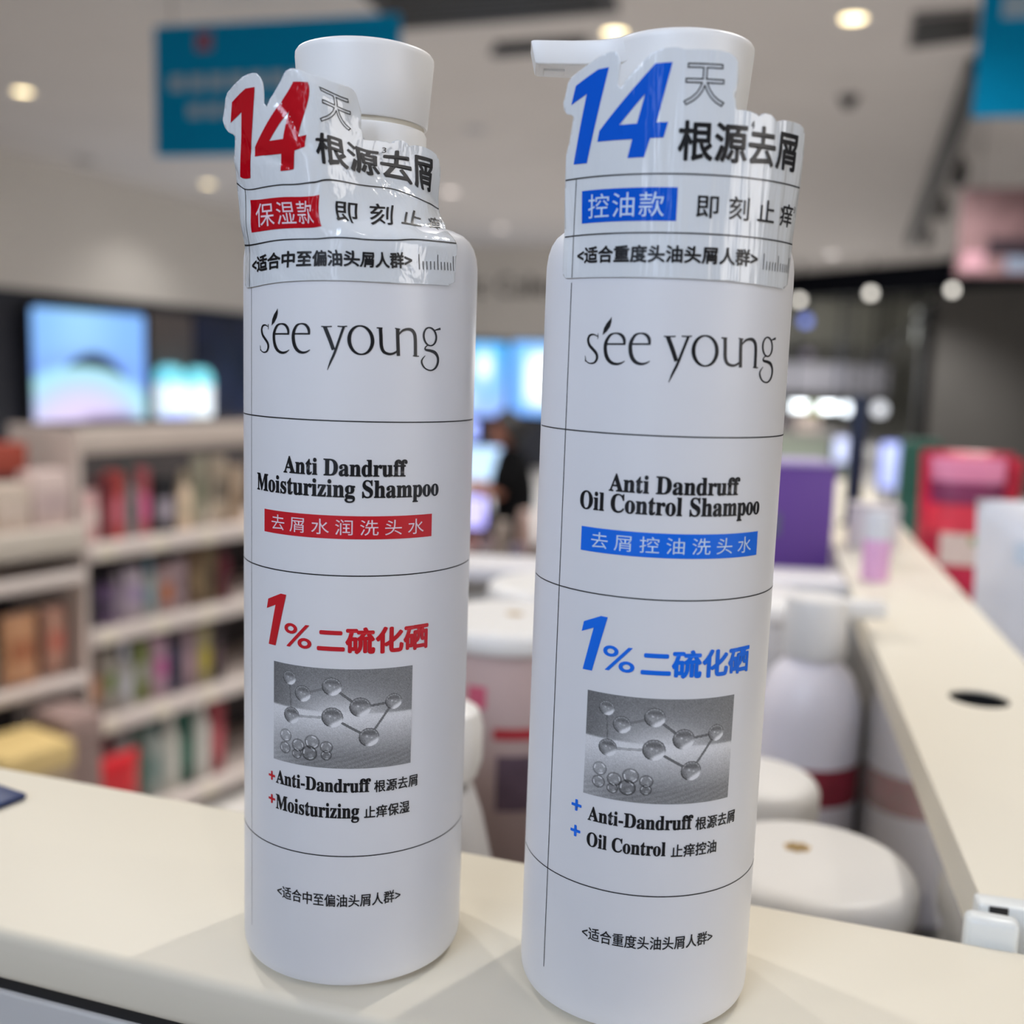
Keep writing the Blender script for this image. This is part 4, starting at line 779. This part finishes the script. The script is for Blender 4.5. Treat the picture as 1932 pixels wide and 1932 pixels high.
def crate(label, x, y, z, w, d, h, col, lid):
    t = thing('storage_box', label, 'box', put(rack, x, y, z), GRZ, gb)
    box('box_body', -w/2, w/2, -d/2, d/2, 0, h*.9, cmat(col, .6, noise=.05, scale=10), t, .006); box('lid', -w/2-.006, w/2+.006, -d/2-.006, d/2+.006, h*.86, h, cmat(lid, .5, noise=.04, scale=10), t, .008)
crate('yellow-lidded tan box on the floor in front of the left bay', -.345, -.16, 0, .2, .2, .52, (150, 132, 112), (208, 182, 124))
crate('taupe lidded box on the floor right of the yellow-lidded one', -.155, -.11, 0, .11, .16, .55, (128, 108, 104), (148, 126, 122))
sachet('pouch', 'bright red pouch standing low in front of the rack beside the cream rim', 0.015, -.075, .0, .20, .35, (196, 22, 36), (150, 16, 30), gb)
t = thing('lit_disc', 'small round periwinkle light above the long rack', 'light', at(332, 793, 9.2)); lathe('glow', [(0, -.1), (.1, -.07), (.14, 0), (.1, .07), (0, .1)], mat('periwinkle_glow', (.5, .6, .9), .4, emit=(.36, .45, 1.0), estr=.85), t, 24); box('pole', -.012, .012, -.012, .012, .001-t.location.z, -.09, M_GREY, t)

# ------------------------------------------------------------------ seen in the gap between the two bottles
def glow_panel(label, px0, px1, py0, py1, d, col, st, rad=.3):
    a, b = at(px0, py1, d), at(px1, py0, d); c = (a+b)/2; w = abs((at(px1, py1, d)-a).length)/2; h = (b.z-a.z)/2; r = min(w, h)*rad
    t = thing('light_box', label, 'light box', c, YAW)
    bm = bmesh.new(); add_box(bm, -w, w, -.02, .0, -h, h, min(r, .019)); finish(bm, 'glowing_face', mat('lightbox_glow', col, .4, emit=col, estr=st), t)
    box('case', -w-.01, w+.01, .0, .05, -h-.01, h+.01, M_DARK, t, .004); box('stand', -.015, .015, .01, .04, .001-c.z, -h-.009, M_DARK, t); box('foot', -.12, .12, -.06, .1, .001-c.z, .012-c.z, M_DARK, t)
glow_panel('square pale blue light box behind the seated person', 868, 948, 845, 908, 9.6, (.50, .72, 1.0), .95)
glow_panel('small lavender light box low beside the red-lettered bottle', 858, 916, 938, 992, 5.2, (.55, .52, 1.0), .8)
glow_panel('lavender white light box under the display table', 862, 922, 1052, 1112, 3.6, (.62, .60, .95), .75)
glow_panel('round blue light beside the red-lettered bottle, under the wall screens', 880, 900, 795, 828, 12, (.35, .45, 1.0), .9)
t = thing('display_table', 'low grey display table crowded with samples between the two bottles', 'table', (*at(965, 1065, 4.0).to_2d(), 0), YAW)
zt = at(965, 1065, 4.0).z
box('tabletop', -.28, .28, -.1, .3, zt-.035, zt, mat('table_beige', lin(150, 140, 126), .5, .04, 8), t, .005)
for x in (-.25, .25):
    for y in (-.07, .27): box('leg', x-.015, x+.015, y-.015, y+.015, 0, zt-.035, M_BLK, t)
box('modesty_panel', -.26, .26, .0, .02, .1, zt-.036, M_BLK, t)
for i, (dx, dy, w, h, col, ds) in enumerate([(-.10, .05, .05, .10, (130, 108, 118), 'rosy grey'), (-.04, .12, .06, .15, (150, 138, 130), 'beige'), (.02, .02, .055, .07, (86, 80, 110), 'dull violet'), (.05, .16, .06, .19, (176, 150, 142), 'pale pink'), (.105, .06, .05, .075, (60, 62, 66), 'charcoal'), (.14, .16, .05, .21, (186, 128, 120), 'salmon'), (-.16, .08, .05, .09, (160, 110, 110), 'brick pink')]):
    p = Vector((t.location.x, t.location.y, zt))+Matrix.Rotation(YAW, 3, 'Z') @ Vector((dx, dy, 0))
    q = thing('sample_jar', ds+' sample jar on the low display table between the bottles', 'jar', p, YAW, 'samples on the low display table')
    lathe('jar_body', [(0, 0), (w*.5, 0), (w*.52, .006), (w*.5, h*.7), (w*.35, h*.75), (0, h*.75)], cmat(col, .4, noise=.1, scale=20), q, 20); lathe('jar_lid', [(0, h*.75), (w*.42, h*.75), (w*.42, h*.98), (0, h)], cmat(tuple(min(255, c+20) for c in col), .4, noise=.05, scale=20), q, 20)
# person in black, seated, facing left
def skin_body(name, V, E, Rr, m, parent, sub=2):
    me = bpy.data.meshes.new(name); me.from_pydata(V, E, []); o = new_obj(name, me, m, parent)
    md = o.modifiers.new('flesh', 'SKIN'); md.use_smooth_shade = True
    for sv, r in zip(me.skin_vertices[0].data, Rr): sv.radius = (r, r) if not isinstance(r, tuple) else r
    me.skin_vertices[0].data[0].use_root = True
    s = o.modifiers.new('smooth', 'SUBSURF'); s.levels = sub; s.render_levels = sub; return o
pp = at(978, 900, 7.0)
pr = thing('person', 'person in black clothes with tied dark hair, seated facing left between the two bottles', 'person', (pp.x, pp.y, 0), YAW)
M_SKIN = mat('skin', lin(168, 112, 94), .5, .04, 20); M_BCLOTH = mat('black_cloth', lin(8, 8, 10), .95, .1, 30, spec=.1); M_HAIR = mat('black_hair', lin(18, 15, 16), .5, .2, 60)
bx = lambda *v: Vector(v)
# joints: pelvis, waist, chest, neck, head, both arms reaching left, both legs forward
V = [(0, 0, .52), (-.01, 0, .68), (-.03, 0, .88), (-.05, 0, 1.00), (-.07, 0, 1.07),
     (-.04, -.16, .95), (-.12, -.22, .76), (-.33, -.14, .82), (-.04, .16, .95), (-.13, .22, .74), (-.34, .13, .80),
     (-.05, -.10, .50), (-.44, -.13, .49), (-.46, -.13, .10), (-.58, -.13, .05), (-.05, .10, .50), (-.44, .13, .49), (-.46, .13, .10), (-.58, .13, .05)]
E = [(0, 1), (1, 2), (2, 3), (3, 4), (2, 5), (5, 6), (6, 7), (2, 8), (8, 9), (9, 10), (0, 11), (11, 12), (12, 13), (13, 14), (0, 15), (15, 16), (16, 17), (17, 18)]
Rr = [.15, .135, .15, .052, .05, .062, .045, .030, .062, .045, .030, .085, .062, .045, .035, .085, .062, .045, .035]
body = skin_body('body', V, E, Rr, M_SKIN, pr)
Vc = [v for v in V]; skin_body('clothing', [Vc[i] for i in (0, 1, 2, 5, 6, 8, 9, 11, 12, 13, 15, 16, 17)], [(0, 1), (1, 2), (2, 3), (3, 4), (2, 5), (5, 6), (0, 7), (7, 8), (8, 9), (0, 10), (10, 11), (11, 12)], [.19, .175, .195, .12, .085, .12, .085, .12, .095, .075, .12, .095, .075], M_BCLOTH, pr)
bm = bmesh.new(); bmesh.ops.create_uvsphere(bm, u_segments=28, v_segments=20, radius=1)
for v in bm.verts:
    x, y, z = v.co; jaw = 1-.22*max(0, -z)
    fx = -.092*(-x) if False else x*.094*(1-.1*max(0, -z)); nose = .018*math.exp(-((z+.12)/.16)**2-(y/.18)**2) if x < -.6 else 0
    brow = -.006*math.exp(-((z-.14)/.1)**2) if x < -.6 else 0
    mouth = .006*math.exp(-((z+.5)/.08)**2-(y/.3)**2) if x < -.5 else 0
    v.co = Vector((fx-nose-brow-mouth-.095, y*.074*jaw, z*.118+1.15))
hd_ = finish(bm, 'head', M_SKIN, pr, angle=180)
for s in (-1, 1):
    bm = bmesh.new(); add_lathe(bm, [(0, -.010), (.008, -.006), (.010, 0), (.008, .006), (0, .010)], 12, (-.170, s*.030, 1.168)); finish(bm, 'eye', M_BLK, hd_)
    bm = bmesh.new(); add_lathe(bm, [(0, -.03), (.012, -.02), (.016, 0), (.018, .02), (0, .032)], 12, (-.085, s*.075, 1.15), 1, .5); finish(bm, 'ear', M_SKIN, hd_)
bm = bmesh.new(); bmesh.ops.create_uvsphere(bm, u_segments=28, v_segments=20, radius=1)
for v in bm.verts:
    x, y, z = v.co; cutf = max(0, -x*.9-z*.9-.25)
    v.co = Vector((x*.112-.080+cutf*.12, y*.090, max(z, -.85-.2*(x > .2))*.134+1.166))
bmesh.ops.create_uvsphere(bm, u_segments=16, v_segments=10, radius=.042, matrix=Matrix.Translation((.035, 0, 1.205)))
hr = finish(bm, 'hair', M_HAIR, pr, angle=180)
for s, w0 in ((-1, V[7]), (1, V[10])):          # hands: palm and five bent fingers, grown as one mesh
    o = Vector(w0); d = Vector((-1, 0, -.05)).normalized(); sd = Vector((0, 1, 0)); dn = Vector((0, 0, -1))
    HV, HE, HR = [tuple(o), tuple(o+d*.05)], [(0, 1)], [.024, .030]
    for k, (q, L) in enumerate(((-.030, .062), (-.011, .074), (.009, .070), (.027, .054))):
        b0 = len(HV); p0_ = o+d*.075+sd*q; HV += [tuple(p0_), tuple(p0_+d*L*.5+dn*.012), tuple(p0_+d*L*.85+dn*.034)]; HE += [(1, b0), (b0, b0+1), (b0+1, b0+2)]; HR += [.0105, .009, .0075]
    b0 = len(HV); p0_ = o+d*.025-sd*.032*s; HV += [tuple(p0_), tuple(p0_+d*.03-sd*.016*s+dn*.01), tuple(p0_+d*.056-sd*.012*s+dn*.022)]; HE += [(0, b0), (b0, b0+1), (b0+1, b0+2)]; HR += [.012, .0105, .009]
    skin_body('hand', HV, HE, HR, M_SKIN, pr, 1)
t = thing('stool', 'black round stool under the seated person', 'stool', (pp.x, pp.y, 0), YAW)
lathe('seat', [(0, .265), (.16, .265), (.17, .28), (.165, .305), (0, .31)], M_BLK, t, 32); lathe('column', [(0, .02), (.025, .02), (.025, .265), (0, .265)], M_GREY, t, 16); lathe('foot_plate', [(0, 0), (.19, 0), (.19, .012), (.03, .02), (0, .02)], M_GREY, t, 32)

# ------------------------------------------------------------------ far clutter on the right, beyond the bin
t = thing('counter', 'pale grey-green counter far behind the purple carton', 'counter', (*at(1520, 860, 7.5).to_2d(), 0), YAW); zc = at(1520, 815, 7.5).z
box('counter_body', -.7, .32, 0, .5, 0, zc-.03, mat('sage_panel', lin(150, 160, 148), .6, .04, 2), t); box('worktop', -.72, .34, -.02, .52, zc-.03, zc, mat('pale_worktop', lin(170, 168, 166), .5), t, .004)
for dx, w, h, col, ds in ((.02, .16, .12, (228, 214, 206), 'white'), (.1, .07, .2, (168, 196, 70), 'lime green'), (-.16, .15, .14, (120, 116, 120), 'grey')):
    p = Vector((t.location.x, t.location.y, zc))+Matrix.Rotation(YAW, 3, 'Z') @ Vector((dx, .1 if ds != 'lime green' else .25, 0))
    q = thing('carton', ds+' carton on the far pale counter', 'carton', p, YAW, 'cartons on the far counter'); box('box_body', -w/2, w/2, -.05, .05, 0, h, cmat(col, .5, noise=.05, scale=10), q, .004); box('label_panel', -w*.3, w*.3, -.0515, -.0495, h*.3, h*.6, cmat(tuple(int(c*.8) for c in col), .5), q)
glow_panel('lavender light box right of the navy post', 1660, 1702, 836, 920, 6.5, (.46, .54, 1.0), .5)
glow_panel('small blue-white light box left of the navy post', 1574, 1600, 826, 872, 7.0, (.62, .70, 1.0), .45)
p = at(1728, 846, 2.6); t = thing('carton', 'dark green carton behind the crimson pouch', 'carton', (p.x, p.y, 1.1), YAW)
hgt = p.z-1.1+.02; box('box_body', -.03, .05, -.03, .03, 0, hgt, cmat((30, 88, 74), .5, noise=.05, scale=10), t, .003); box('label_panel', -.02, .04, -.0312, -.0298, hgt*.3, hgt*.6, cmat((60, 110, 96), .5), t)
t = thing('display_plinth', 'tall grey plinth carrying the dark green carton', 'plinth', (p.x, p.y, 0), YAW); box('plinth_body', -.14, .14, -.1, .1, 0, 1.08, M_GREY, t); box('plinth_top', -.15, .15, -.11, .11, 1.08, 1.1, M_SHELF, t, .003)
t = thing('carton', 'translucent white box on the side rim behind the pink bottle', 'carton', W(.338, .985, ZC), YAW-.2); box('box_body', -.022, .022, -.014, .014, 0, .036, mat('frosted_box', lin(214, 204, 204), .4), t, .003); box('lid', -.0225, .0225, -.0145, .0145, .0361, .042, mat('frosted_lid', lin(206, 198, 200), .4), t, .002)
# mall pieces beyond the header
def mall_board(name, label, cat, px0, px1, py0, py1, d, col):
    a, b = at(px0, py1, d), at(px1, py0, d); w = (at(px1, py1, d)-a).length
    bm = bmesh.new(); add_box(bm, 0, w, 0, .1, 0, b.z-a.z); t = thing(name, label, cat, a, YAW); finish(bm, 'board', cmat(col, .7, noise=.06, scale=1), t, smooth=False)
    if name != 'column':
        for x in (.1*w, .9*w): box('hanging_rod', x-.02, x+.02, .03, .07, b.z-a.z, 4.62-a.z, M_HEADER, t)
    else: t.location.z = 0
    return t
mall_board('fascia', 'olive grey fascia band across the mall under the header', 'fascia', 1380, 1760, 575, 640, 26, (104, 102, 92))
mall_board('fascia', 'pale grey fascia band above the long light bar', 'fascia', 1380, 1675, 690, 735, 25, (128, 126, 132))
mall_board('hanging_board', 'light grey board in the mall below the right lamp', 'board', 1728, 1786, 585, 645, 22, (176, 178, 174))
mall_board('column', 'charcoal column in the mall left of the shutter', 'column', 1715, 1778, 655, 940, 20, (64, 62, 62))
a, b = at(1800, 540, 15.5), at(1640, 690, 24)
bm = bmesh.new(); add_tube(bm, [a, b], .035, 8); tag(finish(bm, 'ceiling_rail', M_HEADER), 'dark rail slanting across the mall below the navy header', 'rail')
